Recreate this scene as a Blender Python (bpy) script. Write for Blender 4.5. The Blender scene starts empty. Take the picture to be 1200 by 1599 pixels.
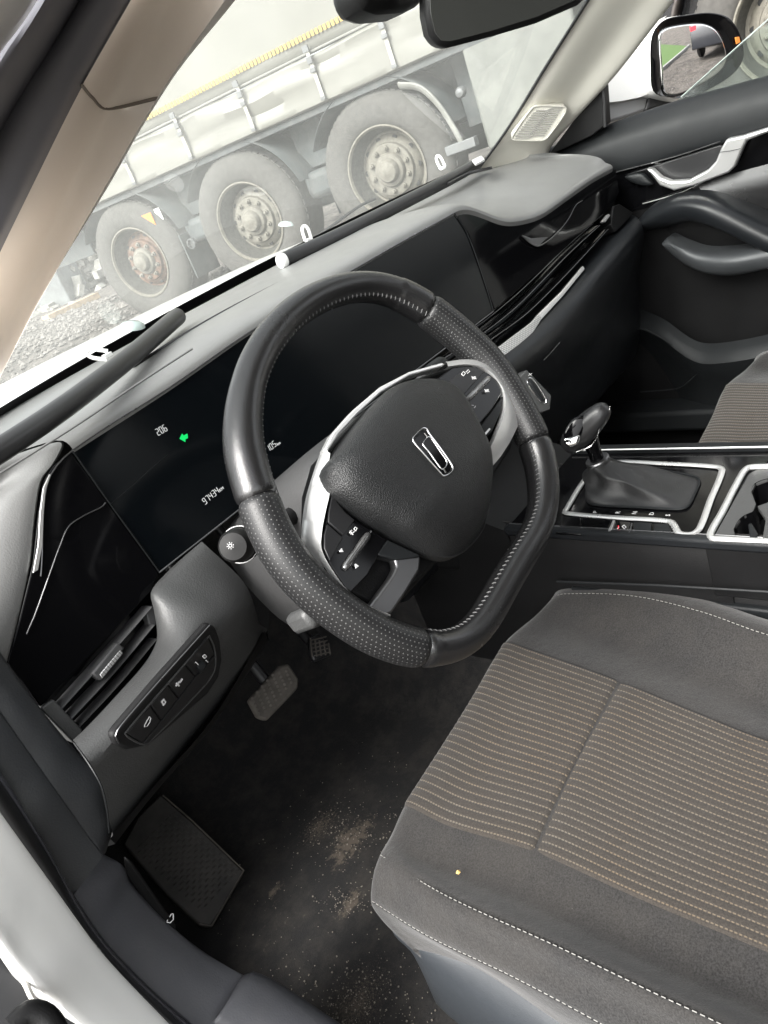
import bpy, bmesh, math, random
from mathutils import Vector, Matrix
random.seed(7)
S = bpy.context.scene
COL = S.collection
# ------------------------------------------------------------------ camera
CAM = Vector((-0.475445, -0.463561, 0.266900))
RX = Vector((0.5816296, -0.7380860, -0.3419591))     # image right
RY = Vector((-0.5419218, -0.0380722, -0.8395661))    # image down
RZ = Vector((0.6066529, 0.6736316, -0.4221288))      # view direction
FOC = 1199.378
cd = bpy.data.cameras.new('camera'); cam = bpy.data.objects.new('camera', cd); COL.objects.link(cam)
m3 = Matrix((RX, -RY, -RZ)).transposed()
cam.matrix_world = Matrix.Translation(CAM) @ m3.to_4x4()
cd.sensor_fit = 'VERTICAL'; cd.sensor_height = 36.0; cd.lens = FOC / 1599 * 36
cd.clip_start = 0.02; cd.clip_end = 2000
cd.dof.use_dof = False
S.camera = cam
# ------------------------------------------------------------------ world, sun, exposure
w = bpy.data.worlds.new('World'); S.world = w; w.use_nodes = True
nt = w.node_tree; nt.nodes.clear()
sky = nt.nodes.new('ShaderNodeTexSky'); sky.sky_type = 'NISHITA'; sky.sun_disc = False
SUN_EL, SUN_AZ = math.radians(42), math.radians(272)
sky.sun_elevation = SUN_EL; sky.sun_rotation = SUN_AZ; sky.dust_density = 4.0; sky.air_density = 1.2
hs = nt.nodes.new('ShaderNodeHueSaturation'); hs.inputs['Saturation'].default_value = 0.14
bg = nt.nodes.new('ShaderNodeBackground'); bg.inputs['Strength'].default_value = 0.12
wo = nt.nodes.new('ShaderNodeOutputWorld')
nt.links.new(sky.outputs[0], hs.inputs['Color']); nt.links.new(hs.outputs[0], bg.inputs['Color']); nt.links.new(bg.outputs[0], wo.inputs[0])
sl = bpy.data.lights.new('sun', 'SUN'); sl.energy = 1.3; sl.angle = math.radians(35); sl.color = (1, 0.97, 0.92)
so = bpy.data.objects.new('sun', sl); COL.objects.link(so)
sd = Vector((math.sin(SUN_AZ) * math.cos(SUN_EL), math.cos(SUN_AZ) * math.cos(SUN_EL), math.sin(SUN_EL)))
so.rotation_euler = sd.to_track_quat('Z', 'Y').to_euler()
S.view_settings.view_transform = 'Standard'; S.view_settings.look = 'None'; S.view_settings.gamma = 1
S.view_settings.use_curve_mapping = False; S.view_settings.exposure = 2.0

# ------------------------------------------------------------------ geometry from measured sight lines
def ray(u, v): return (RX * ((u - 600) / FOC) + RY * ((v - 799.5) / FOC) + RZ)
def P(u, v, x=None, y=None, z=None, pl=None, off=0.0):
    """the point of a named plane of the car seen at (u, v)"""
    d = ray(u, v)
    if pl is not None:
        p0, n = pl; t = ((p0 + n * off - CAM).dot(n)) / d.dot(n)
    elif x is not None: t = (x - CAM.x) / d.x
    elif y is not None: t = (y - CAM.y) / d.y
    else: t = (z - CAM.z) / d.z
    return CAM + d * t
def plane(p0, n): return (Vector(p0), Vector(n).normalized())
RAKE = 0.4638
WN = Vector((0, -math.cos(RAKE), math.sin(RAKE)))
WHEEL = (Vector((0, 0, 0)), WN)
WU = Vector((0, math.sin(RAKE), math.cos(RAKE)))

def V(*a): return Vector(a)
def spline(pts, n, closed=False):
    pts = [Vector(p) for p in pts]; k = len(pts)
    if k == 2 and not closed: return [pts[0].lerp(pts[1], i / (n - 1)) for i in range(n)]
    segs = k if closed else k - 1; out = []
    tot = n if closed else n - 1
    # chord-length parametrisation so that points are spread evenly
    L = [0]
    for i in range(segs): L.append(L[-1] + max(1e-7, (pts[(i + 1) % k] - pts[i]).length))
    for j in range(n):
        s = L[-1] * j / tot
        i = 0
        while i < segs - 1 and L[i + 1] < s: i += 1
        t = (s - L[i]) / (L[i + 1] - L[i])
        p1, p2 = pts[i], pts[(i + 1) % k]
        p0 = pts[(i - 1) % k] if (closed or i > 0) else p1 * 2 - p2
        p3 = pts[(i + 2) % k] if (closed or i + 2 < k) else p2 * 2 - p1
        d1 = L[i + 1] - L[i]
        da = max(1e-6, (p1 - p0).length); dc = max(1e-6, (p3 - p2).length)
        m1 = ((p1 - p0) / da * d1 + (p2 - p1) * (da / d1 if da < d1 else 1)) * 0.5 if False else (p2 - p0) * (d1 / (da + d1))
        m2 = (p3 - p1) * (d1 / (dc + d1))
        t2, t3 = t * t, t * t * t
        out.append(p1 * (2 * t3 - 3 * t2 + 1) + m1 * (t3 - 2 * t2 + t) + p2 * (-2 * t3 + 3 * t2) + m2 * (t3 - t2))
    return out
def lin(pts, n):
    pts = [Vector(p) for p in pts]; L = [0]
    for a, b in zip(pts, pts[1:]): L.append(L[-1] + max(1e-7, (b - a).length))
    out = []
    for j in range(n):
        s = L[-1] * j / (n - 1); i = 0
        while i < len(pts) - 2 and L[i + 1] < s: i += 1
        out.append(pts[i].lerp(pts[i + 1], (s - L[i]) / (L[i + 1] - L[i])))
    return out

# ------------------------------------------------------------------ objects
def link(name, me, mat, parent=None, **k):
    o = bpy.data.objects.new(name, me); COL.objects.link(o)
    if mat: me.materials.append(mat)
    if parent is not None: o.parent = parent
    for a, b in k.items(): o[a] = b
    return o
def mesh(name, vs, fs, mat, parent=None, smooth=True, sharp=40, uvs=None, **k):
    me = bpy.data.meshes.new(name); me.from_pydata([tuple(v) for v in vs], [], fs); me.update()
    if uvs is not None:
        uv = me.uv_layers.new(name='UVMap')
        for lp in me.loops: uv.data[lp.index].uv = uvs[lp.vertex_index]
    if smooth:
        me.polygons.foreach_set('use_smooth', [True] * len(me.polygons))
        me.set_sharp_from_angle(angle=math.radians(sharp))
    return link(name, me, mat, parent, **k)
def thing(name, label, cat, group=None, loc=(0, 0, 0)):
    o = bpy.data.objects.new(name, None); COL.objects.link(o); o.location = loc; o.empty_display_size = 0.1
    o['label'] = label; o['category'] = cat
    if group: o['group'] = group
    return o
def tag(o, label, cat, group=None):
    o['label'] = label; o['category'] = cat
    if group: o['group'] = group
    return o
def bevel(o, wd, seg=2, ang=35):
    b = o.modifiers.new('bevel', 'BEVEL'); b.width = wd; b.segments = seg; b.limit_method = 'ANGLE'; b.angle_limit = math.radians(ang)
    b.harden_normals = False
    return o
def solid(o, th, offset=-1):
    s = o.modifiers.new('solid', 'SOLIDIFY'); s.thickness = th; s.offset = offset; s.use_even_offset = False
    return o
def loft(name, rows, mat, parent=None, n=40, m=None, smoothrows=True, closed=False, th=0, flip=False, **k):
    R = [spline(r, n, closed) for r in rows]
    if m:
        cols = [spline([r[j] for r in R], m) if smoothrows else lin([r[j] for r in R], m) for j in range(n)]
        R = [[cols[j][i] for j in range(n)] for i in range(m)]
    vs = [p for r in R for p in r]; fs = []; h = len(R)
    # metre UVs
    uvs = []
    mid = h // 2
    lu = [0]
    for j in range(1, n): lu.append(lu[-1] + (R[mid][j] - R[mid][j - 1]).length)
    lv = [0]; jm = n // 2
    for i in range(1, h): lv.append(lv[-1] + (R[i][jm] - R[i - 1][jm]).length)
    for i in range(h):
        for j in range(n): uvs.append((lu[j], lv[i]))
    for i in range(h - 1):
        for j in range(n if closed else n - 1):
            a = i * n + j; b = i * n + (j + 1) % n; c = (i + 1) * n + (j + 1) % n; d = (i + 1) * n + j
            fs.append((a, d, c, b) if flip else (a, b, c, d))
    o = mesh(name, vs, fs, mat, parent, uvs=uvs, **k)
    if th: solid(o, th)
    return o
def prism(name, pts, mat, parent=None, depth=0.01, bv=0.0015, nrm=None, smooth=True, **k):
    """closed outline (points of one plane) with real thickness: front at the outline, back depth behind it"""
    pts = [Vector(p) for p in pts]
    if nrm is None:
        nrm = Vector((0, 0, 0))
        for i in range(len(pts)):
            a, b = pts[i], pts[(i + 1) % len(pts)]
            nrm += a.cross(b)
        nrm.normalize()
        c = sum(pts, Vector()) / len(pts)
        if nrm.dot(CAM - c) < 0: nrm = -nrm
    else: nrm = Vector(nrm).normalized()
    n = len(pts); vs = pts + [p - nrm * depth for p in pts]
    area = Vector((0, 0, 0))
    for i in range(n): area += (pts[i] - pts[0]).cross(pts[(i + 1) % n] - pts[0])
    ccw = area.dot(nrm) > 0
    f0 = list(range(n)) if ccw else list(range(n))[::-1]
    fs = [tuple(f0), tuple(reversed([i + n for i in f0]))]
    for i in range(n):
        a, b = i, (i + 1) % n
        fs.append((b, a, a + n, b + n) if ccw else (a, b, b + n, a + n))
    ref = nrm.orthogonal().normalized(); r2 = nrm.cross(ref)
    uvs = [(p.dot(ref), p.dot(r2)) for p in vs]
    o = mesh(name, vs, fs, mat, parent, smooth=smooth, uvs=uvs, **k)
    if bv: bevel(o, bv)
    return o
def frames(path, closed=False, up=None):
    n = len(path); T = []
    for i in range(n):
        a = path[(i - 1) % n] if closed or i > 0 else path[i]; b = path[(i + 1) % n] if closed or i < n - 1 else path[i]
        T.append((b - a).normalized())
    N = []
    if up is not None:
        for t in T:
            q = Vector(up) - t * t.dot(Vector(up)); N.append(q.normalized())
    else:
        q = T[0].orthogonal().normalized()
        for t in T:
            q = (q - t * q.dot(t)).normalized(); N.append(q)
    return T, N
def tubegeo(path, rad, segs=10, closed=False, up=None, sx=1.0, sy=1.0, caps=True):
    path = [Vector(p) for p in path]; T, N = frames(path, closed, up); n = len(path)
    vs = []; fs = []; uvs = []; L = 0
    for i, p in enumerate(path):
        if i: L += (p - path[i - 1]).length
        r = rad[i] if isinstance(rad, (list, tuple)) else rad
        B = T[i].cross(N[i])
        for k in range(segs):
            a = 2 * math.pi * k / segs
            vs.append(p + N[i] * (math.cos(a) * r * sy) + B * (math.sin(a) * r * sx)); uvs.append((L, a * 0.0175))
    for i in range(n if closed else n - 1):
        for k in range(segs):
            a = i * segs + k; b = i * segs + (k + 1) % segs; j = (i + 1) % n
            fs.append((a, b, j * segs + (k + 1) % segs, j * segs + k))
    if caps and not closed:
        fs.append(tuple(range(segs))[::-1]); fs.append(tuple((n - 1) * segs + k for k in range(segs)))
    return vs, fs, uvs
def tube(name, path, rad, mat, parent=None, segs=10, closed=False, up=None, sx=1, sy=1, n=None, **k):
    path = [Vector(p) for p in path]
    if n: path = spline(path, n, closed)
    vs, fs, uvs = tubegeo(path, rad, segs, closed, up, sx, sy)
    o = mesh(name, vs, fs, mat, parent, uvs=uvs, **k)
    return o
class Bag:
    """collects pieces that are too small to be singled out into one part"""
    def __init__(s): s.v = []; s.f = []; s.u = []
    def add(s, vs, fs, uvs=None):
        o = len(s.v); s.v += [Vector(p) for p in vs]; s.f += [tuple(i + o for i in f) for f in fs]; s.u += (uvs or [(0, 0)] * len(vs))
    def tube(s, path, rad, segs=6, **k): s.add(*tubegeo(path, rad, segs, **k))
    def box(s, c, h, rot=None):
        c = Vector(c); M = rot or Matrix.Identity(3)
        vs = [c + M @ Vector((x * h[0], y * h[1], z * h[2])) for x in (-1, 1) for y in (-1, 1) for z in (-1, 1)]
        s.add(vs, [(0, 1, 3, 2), (4, 6, 7, 5), (0, 4, 5, 1), (2, 3, 7, 6), (0, 2, 6, 4), (1, 5, 7, 3)])
    def done(s, name, mat, parent=None, **k): return mesh(name, s.v, s.f, mat, parent, uvs=s.u, **k)
def box(name, c, h, mat, parent=None, rot=None, bv=0.003, **k):
    b = Bag(); b.box(c, h, rot); o = b.done(name, mat, parent, **k)
    if bv: bevel(o, bv)
    return o
def lathe(name, prof, axis, center, mat, parent=None, segs=48, caps=True, **k):
    """prof: (radius, height along axis)"""
    ax = Vector(axis).normalized(); a = ax.orthogonal().normalized(); b = ax.cross(a); c = Vector(center)
    vs = []; fs = []; n = len(prof)
    for r, h in prof:
        for s in range(segs):
            t = 2 * math.pi * s / segs; vs.append(c + ax * h + (a * math.cos(t) + b * math.sin(t)) * r)
    for i in range(n - 1):
        for s in range(segs): fs.append((i * segs + s, i * segs + (s + 1) % segs, (i + 1) * segs + (s + 1) % segs, (i + 1) * segs + s))
    if caps and prof[0][0] > 1e-4: fs.append(tuple(range(segs))[::-1])
    if caps and prof[-1][0] > 1e-4: fs.append(tuple((n - 1) * segs + s for s in range(segs)))
    return mesh(name, vs, fs, mat, parent, **k)
def dome(name, outline, nrm, h, mat, parent=None, rings=8, power=2.2, shrink=0.0, skirt=0.01, **k):
    """closed outline puffed up along nrm"""
    nrm = Vector(nrm).normalized(); c = sum(outline, Vector()) / len(outline); n = len(outline)
    vs = [p - nrm * skirt for p in outline]; fs = []
    for r in range(rings):
        t = r / rings
        s = 1 - t; z = h * (1 - s ** power) ** (1 / power) if s < 1 else 0
        vs += [c + (p - c) * s + nrm * z for p in outline]
    vs.append(c + nrm * h)
    for r in range(rings):
        for i in range(n):
            a = r * n + i; b = r * n + (i + 1) % n; fs.append((a, b, b + n, a + n))
    for i in range(n): fs.append((rings * n + i, rings * n + (i + 1) % n, len(vs) - 1))
    o = mesh(name, vs, fs, mat, parent, uvs=[(v.x, v.z) for v in vs], **k)
    return o

# ------------------------------------------------------------------ materials
class N:
    def __init__(s, name):
        s.m = bpy.data.materials.new(name); s.m.use_nodes = True; s.t = s.m.node_tree; s.b = s.t.nodes['Principled BSDF']
        s.out = s.t.nodes['Material Output']
    def n(s, ty, **k):
        x = s.t.nodes.new(ty)
        for a, b in k.items():
            if a in x.inputs.keys() if hasattr(x.inputs, 'keys') else False: x.inputs[a].default_value = b
            else: setattr(x, a, b)
        return x
    def l(s, a, b): s.t.links.new(a, b)
    def noise(s, scale, detail=3, rough=0.55, coord='Object'):
        tc = s.n('ShaderNodeTexCoord'); x = s.n('ShaderNodeTexNoise'); x.inputs['Scale'].default_value = scale
        x.inputs['Detail'].default_value = detail; x.inputs['Roughness'].default_value = rough
        s.l(tc.outputs[coord], x.inputs['Vector']); return x.outputs['Fac']
    def ramp(s, src, stops):
        r = s.n('ShaderNodeValToRGB'); e = r.color_ramp.elements
        while len(e) > len(stops): e.remove(e[-1])
        while len(e) < len(stops): e.new(0.5)
        for i, (p, c) in enumerate(stops):
            e[i].position = p; e[i].color = (c, c, c, 1) if not isinstance(c, tuple) else (*c, 1)
        s.l(src, r.inputs[0]); return r.outputs[0]
    def math(s, op, a, b=None, c=None):
        x = s.n('ShaderNodeMath', operation=op)
        for i, q in enumerate((a, b, c)):
            if q is None: continue
            if isinstance(q, (int, float)): x.inputs[i].default_value = q
            else: s.l(q, x.inputs[i])
        return x.outputs[0]
    def mix(s, f, a, b):
        x = s.n('ShaderNodeMix', data_type='RGBA')
        for i, q in ((0, f), (6, a), (7, b)):
            if isinstance(q, (int, float)): x.inputs[i].default_value = q
            elif isinstance(q, tuple): x.inputs[i].default_value = (*q, 1)
            else: s.l(q, x.inputs[i])
        return x.outputs[2]
    def bump(s, h, strength=0.3, dist=0.001, prev=None):
        x = s.n('ShaderNodeBump'); x.inputs['Strength'].default_value = strength; x.inputs['Distance'].default_value = dist
        s.l(h, x.inputs['Height'])
        if prev: s.l(prev, x.inputs['Normal'])
        return x.outputs[0]
def M(name, col, rough=0.5, metal=0.0, grain=0, gs=900, gd=0.0004, var=0.0, vs=8, spec=0.5, coat=0.0, rvar=0.0, emit=None, es=1, dust=0.0):
    q = N(name); b = q.b
    b.inputs['Base Color'].default_value = (*col, 1); b.inputs['Roughness'].default_value = rough; b.inputs['Metallic'].default_value = metal
    b.inputs['Specular IOR Level'].default_value = spec; b.inputs['Coat Weight'].default_value = coat; b.inputs['Coat Roughness'].default_value = 0.04
    c = None
    if var:
        f = q.ramp(q.noise(vs, 5, 0.6), [(0.3, 0.0), (0.7, 1.0)])
        c = q.mix(f, tuple(x * (1 - var) for x in col), tuple(min(1, x * (1 + var)) for x in col))
    if dust:
        f = q.math('MULTIPLY', q.ramp(q.noise(5, 8, 0.7), [(0.42, 0.0), (0.75, 1.0)]), dust)
        c = q.mix(f, c if c else col, (0.30, 0.28, 0.25))
        q.l(q.math('ADD', q.math('MULTIPLY', f, 0.5), rough), b.inputs['Roughness'])
    if c: q.l(c, b.inputs['Base Color'])
    if rvar and not dust:
        f = q.ramp(q.noise(14, 6, 0.65), [(0.3, rough * (1 - rvar)), (0.7, min(1, rough * (1 + rvar)))]); q.l(f, b.inputs['Roughness'])
    if grain:
        tc = q.n('ShaderNodeTexCoord'); v = q.n('ShaderNodeTexVoronoi'); v.inputs['Scale'].default_value = gs
        q.l(tc.outputs['Object'], v.inputs['Vector'])
        nn = q.noise(gs * 0.8, 2)
        h = q.math('ADD', v.outputs['Distance'], nn)
        q.l(q.bump(h, grain, gd), b.inputs['Normal'])
    if emit: b.inputs['Emission Color'].default_value = (*emit, 1); b.inputs['Emission Strength'].default_value = es
    return q.m

m_pad = M('dash_pad_plastic', (0.175, 0.175, 0.172), 0.36, grain=0.25, gs=700, var=0.06, rvar=0.12)
m_grey = M('grey_plastic', (0.060, 0.061, 0.061), 0.42, grain=0.35, gs=600, gd=0.0005, var=0.05, rvar=0.1)
m_dark = M('dark_plastic', (0.007, 0.007, 0.0073), 0.48, spec=0.22, grain=0.3, gs=650, var=0.08, rvar=0.15)
m_dark2 = M('door_dark_plastic', (0.010, 0.0112, 0.0122), 0.5, spec=0.32, grain=0.3, gs=650, var=0.08, rvar=0.15)
m_soft = M('soft_touch', (0.010, 0.0112, 0.0128), 0.38, spec=0.38, grain=0.25, gs=500, var=0.05, rvar=0.15)
m_kick = M('lit_trim_plastic', (0.062, 0.064, 0.073), 0.55, grain=0.3, gs=500, var=0.10, dust=0.08)  # same plastic as m_trim, its colour lightened for light on the kick trim
m_col = M('column_plastic', (0.048, 0.048, 0.0485), 0.5, grain=0.3, gs=600)
m_stalk = M('stalk_plastic', (0.010, 0.010, 0.010), 0.5, spec=0.25)
m_trim = M('shaded_trim_plastic', (0.026, 0.028, 0.031), 0.55, grain=0.3, gs=500, var=0.10, dust=0.06)  # darker copy of m_kick's plastic; the difference in light is in the colour
m_rubber = M('black_rubber', (0.020, 0.020, 0.021), 0.38, var=0.1, rvar=0.2)
m_rubgrey = M('weather_rubber', (0.085, 0.086, 0.100), 0.5, var=0.15, rvar=0.2, dust=0.12)
m_black = M('piano_black', (0.003, 0.003, 0.0035), 0.09, spec=0.28, rvar=0.3)
m_screen = M('screen_glass', (0.003, 0.004, 0.005), 0.13, coat=0.0, spec=0.16, rvar=0.3)
m_silver = M('satin_silver', (0.74, 0.74, 0.73), 0.30, 0.75, rvar=0.15)
m_dsilver = M('dark_satin_metal', (0.20, 0.20, 0.205), 0.30, 0.9, rvar=0.15)
m_chrome = M('chrome', (0.80, 0.80, 0.80), 0.10, 1.0)
m_leather = M('leather', (0.012, 0.012, 0.0125), 0.25, spec=0.75, grain=0.3, gs=900, gd=0.0004, var=0.08, rvar=0.2)
m_airbag = M('airbag_leather', (0.012, 0.0125, 0.013), 0.36, grain=0.7, gs=1000, gd=0.0006, var=0.06, rvar=0.12)
m_beige = M('beige_pillar_trim', (0.68, 0.63, 0.575), 0.6, grain=0.1, gs=900, var=0.03)
m_cream = M('cream_pillar_trim', (0.56, 0.545, 0.49), 0.55, grain=0.1, gs=900, var=0.03)
m_head = M('headliner', (0.55, 0.53, 0.49), 0.9, var=0.03)
m_white = M('white_car_paint', (0.80, 0.80, 0.78), 0.28, coat=0.6, var=0.02)
m_dirtywhite = M('dirty_white_paint', (0.70, 0.68, 0.63), 0.4, var=0.12, vs=30, dust=0.5)
m_thread = M('light_thread', (0.23, 0.225, 0.21), 0.7)
m_dthread = M('grey_thread', (0.20, 0.20, 0.20), 0.7)
m_white_print = M('white_print', (0.75, 0.75, 0.75), 0.6)
m_lit = M('lit_digits', (0.5, 0.5, 0.5), 0.5, emit=(0.85, 0.88, 0.88), es=0.13)
m_green = M('lit_green_arrow', (0.0, 0.2, 0.05), 0.5, emit=(0.0, 0.85, 0.16), es=0.20)
m_clip = M('white_clip_plastic', (0.82, 0.82, 0.80), 0.4)
m_red = M('red_lamp', (0.6, 0.02, 0.03), 0.25, emit=(1, 0.04, 0.06), es=0.5)
m_amber = M('amber_lens', (0.75, 0.25, 0.05), 0.25)

# perforated leather: small light holes on the ring's own coordinates
def perforated():
    q = N('perforated_leather'); b = q.b
    uv = q.n('ShaderNodeUVMap'); sp = q.n('ShaderNodeSeparateXYZ'); q.l(uv.outputs[0], sp.inputs[0])
    p = 0.0040
    a = q.math('DIVIDE', sp.outputs[0], p); c = q.math('DIVIDE', sp.outputs[1], p)
    row = q.math('MODULO', q.math('FLOOR', c), 2.0)
    a2 = q.math('ADD', a, q.math('MULTIPLY', row, 0.5))
    fx = q.math('SUBTRACT', q.math('FRACT', a2), 0.5); fy = q.math('SUBTRACT', q.math('FRACT', c), 0.5)
    d = q.math('SQRT', q.math('ADD', q.math('MULTIPLY', fx, fx), q.math('MULTIPLY', fy, fy)))
    dot = q.math('SUBTRACT', 1.0, q.ramp(d, [(0.10, 0.0), (0.17, 1.0)]))
    q.l(q.mix(dot, (0.012, 0.012, 0.0125), (0.11, 0.11, 0.108)), b.inputs['Base Color'])
    b.inputs['Roughness'].default_value = 0.42
    nn = q.noise(1100, 2)
    h = q.math('SUBTRACT', q.math('MULTIPLY', nn, 0.4), dot)
    q.l(q.bump(h, 0.5, 0.0006), b.inputs['Normal'])
    return q.m
m_perf = perforated()

def fabric(name, col, col2, rough=0.92, ws=620):
    q = N(name); b = q.b; b.inputs['Roughness'].default_value = rough; b.inputs['Specular IOR Level'].default_value = 0.2
    b.inputs['Sheen Weight'].default_value = 0.25; b.inputs['Sheen Roughness'].default_value = 0.5
    f1 = q.noise(ws, 2, 0.7); f2 = q.noise(9, 6, 0.65)
    c = q.mix(q.ramp(f1, [(0.3, 0.0), (0.7, 1.0)]), col, col2)
    c2 = q.mix(q.math('MULTIPLY', q.ramp(f2, [(0.40, 0.0), (0.8, 1.0)]), 0.35), c, (0.065, 0.058, 0.050))
    lint = q.ramp(q.noise(330, 1, 0.4), [(0.80, 0.0), (0.84, 1.0)])
    q.l(q.mix(q.math('MULTIPLY', lint, 0.25), c2, (0.3, 0.28, 0.25)), b.inputs['Base Color'])
    big = q.noise(26, 4, 0.6)
    q.l(q.bump(f1, 0.6, 0.0006, q.bump(big, 0.35, 0.006)), b.inputs['Normal'])
    return q.m
m_fab = fabric('grey_seat_fabric', (0.009, 0.0088, 0.0088), (0.036, 0.0347, 0.0345))
def stripes():
    """ribbed insert: colour of the thread in each groove, dashed like a seam"""
    q = N('striped_seat_fabric'); b = q.b; b.inputs['Roughness'].default_value = 0.92; b.inputs['Specular IOR Level'].default_value = 0.2
    b.inputs['Sheen Weight'].default_value = 0.2
    uv = q.n('ShaderNodeUVMap'); sp = q.n('ShaderNodeSeparateXYZ'); q.l(uv.outputs[0], sp.inputs[0])
    t = q.math('FRACT', sp.outputs[0]); along = sp.outputs[1]
    line = q.math('SUBTRACT', 1.0, q.ramp(q.math('ABSOLUTE', q.math('SUBTRACT', t, 0.5)), [(0.06, 0.0), (0.12, 1.0)]))
    dash = q.ramp(q.math('FRACT', q.math('MULTIPLY', along, 270.0)), [(0.15, 0.15), (0.3, 1.0), (0.75, 1.0), (0.9, 0.15)])
    f1 = q.noise(700, 2, 0.7); f2 = q.noise(7, 5, 0.6)
    base = q.mix(q.ramp(f1, [(0.3, 0.0), (0.7, 1.0)]), (0.018, 0.0155, 0.013), (0.052, 0.044, 0.037))
    edge = q.ramp(t, [(0.0, 0.0), (0.5, 1.0), (1.0, 0.0)])
    base2 = q.mix(q.math('MULTIPLY', f2, 0.3), base, (0.056, 0.052, 0.048))
    th = q.mix(q.ramp(f2, [(0.35, 0.0), (0.65, 1.0)]), (0.17, 0.125, 0.08), (0.16, 0.145, 0.12))
    q.l(q.mix(q.math('MULTIPLY', line, q.math('MULTIPLY', dash, 0.8)), base2, th), b.inputs['Base Color'])
    q.l(q.bump(q.math('ADD', f1, q.math('MULTIPLY', q.math('MULTIPLY', line, dash), 1.2)), 0.6, 0.0006), b.inputs['Normal'])
    return q.m
m_strip = stripes()

def floor_mat():
    q = N('dirty_black_carpet'); b = q.b; b.inputs['Roughness'].default_value = 0.9; b.inputs['Specular IOR Level'].default_value = 0.25
    tc = q.n('ShaderNodeTexCoord'); sp = q.n('ShaderNodeSeparateXYZ'); q.l(tc.outputs['Object'], sp.inputs[0])
    fine = q.noise(700, 3, 0.7); mid = q.noise(22, 8, 0.75)
    c = q.mix(fine, (0.010, 0.010, 0.0105), (0.040, 0.039, 0.039))
    c = q.mix(q.math('MULTIPLY', q.ramp(mid, [(0.45, 0.0), (0.75, 1.0)]), 0.5), c, (0.085, 0.076, 0.066))
    def blob(px, py, rx, ry, amt, th, sc=170):
        dx = q.math('DIVIDE', q.math('SUBTRACT', sp.outputs[0], px), rx); dy = q.math('DIVIDE', q.math('SUBTRACT', sp.outputs[1], py), ry)
        r = q.math('SQRT', q.math('ADD', q.math('MULTIPLY', dx, dx), q.math('MULTIPLY', dy, dy)))
        g = q.math('MULTIPLY', q.ramp(r, [(0.0, 1.0), (1.0, 0.0)]), amt)
        s = q.noise(sc, 6, 0.75)
        return q.ramp(q.math('ADD', q.math('MULTIPLY', g, 0.42), s), [(th, 0.0), (th + 0.14, 1.0)])
    for a in BLOBS:
        f = blob(*a); c = q.mix(q.math('MULTIPLY', f, 0.7), c, (0.15, 0.125, 0.10))
    q.l(c, b.inputs['Base Color']); q.l(q.bump(fine, 0.8, 0.0015), b.inputs['Normal'])
    return q.m
def _b(u, v): p = P(u, v, z=-0.62); return p.x, p.y
BLOBS = [(*_b(548, 1312), 0.085, 0.045, 1.0, 0.70, 90), (*_b(500, 1290), 0.09, 0.06, 0.9, 0.76, 300), (*_b(548, 1409), 0.045, 0.024, 1.0, 0.70, 90), (*_b(560, 1565), 0.12, 0.08, 0.8, 0.74, 520), (*_b(450, 1430), 0.2, 0.16, 0.6, 0.80, 60), (*_b(430, 1390), 0.03, 0.02, 1.0, 0.74, 90)]
m_floor = floor_mat()

def ground_mat():
    q = N('gravel_ground'); b = q.b; b.inputs['Roughness'].default_value = 0.95
    n1 = q.noise(1.6, 8, 0.75); n2 = q.noise(16, 8, 0.85)
    c = q.mix(q.ramp(n2, [(0.35, 0.0), (0.68, 1.0)]), (0.028, 0.025, 0.022), (0.32, 0.285, 0.25))
    c = q.mix(q.math('MULTIPLY', q.ramp(n1, [(0.45, 0.0), (0.6, 1.0)]), 0.65), c, (0.03, 0.027, 0.024))
    q.l(c, b.inputs['Base Color']); q.l(q.bump(n2, 1.0, 0.04), b.inputs['Normal'])
    return q.m
m_ground = ground_mat()
m_grass = M('grass_green', (0.07, 0.13, 0.03), 0.9, var=0.4, vs=40)
m_tarp = M('cream_tarpaulin', (0.185, 0.182, 0.158), 0.55, var=0.07, vs=3, grain=0.15, gs=300)
m_tarpskirt = M('cream_side_board', (0.195, 0.192, 0.168), 0.5, var=0.05, vs=9)
m_yellow = M('yellow_marker_tape', (0.42, 0.29, 0.07), 0.5, var=0.1, vs=30)
m_chassis = M('chassis_grey', (0.06, 0.068, 0.07), 0.7, var=0.25, vs=4, dust=0.25)
m_fender = M('mudguard_grey', (0.06, 0.07, 0.072), 0.65, var=0.2, vs=6, dust=0.25)
m_tyre = M('dusty_tyre', (0.075, 0.072, 0.066), 0.9, var=0.18, vs=25)
m_rim = M('dirty_cream_rim', (0.15, 0.14, 0.115), 0.75, var=0.22, vs=45)
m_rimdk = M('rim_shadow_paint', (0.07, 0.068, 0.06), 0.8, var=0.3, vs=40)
m_rust = M('rusty_brake_drum', (0.12, 0.070, 0.048), 0.85, var=0.5, vs=18)
m_bare = M('galvanised_metal', (0.16, 0.165, 0.165), 0.5, 0.4, var=0.2)
m_concrete = M('concrete', (0.30, 0.30, 0.29), 0.9, var=0.2, vs=6, grain=0.4, gs=90, gd=0.003)
m_darkcar = M('dark_car_paint', (0.02, 0.022, 0.028), 0.25, coat=0.7)
m_glassdk = M('dark_window', (0.01, 0.012, 0.014), 0.06, spec=0.7)
m_mirror = M('mirror_silvering', (0.88, 0.88, 0.88), 0.015, 1.0)

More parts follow.
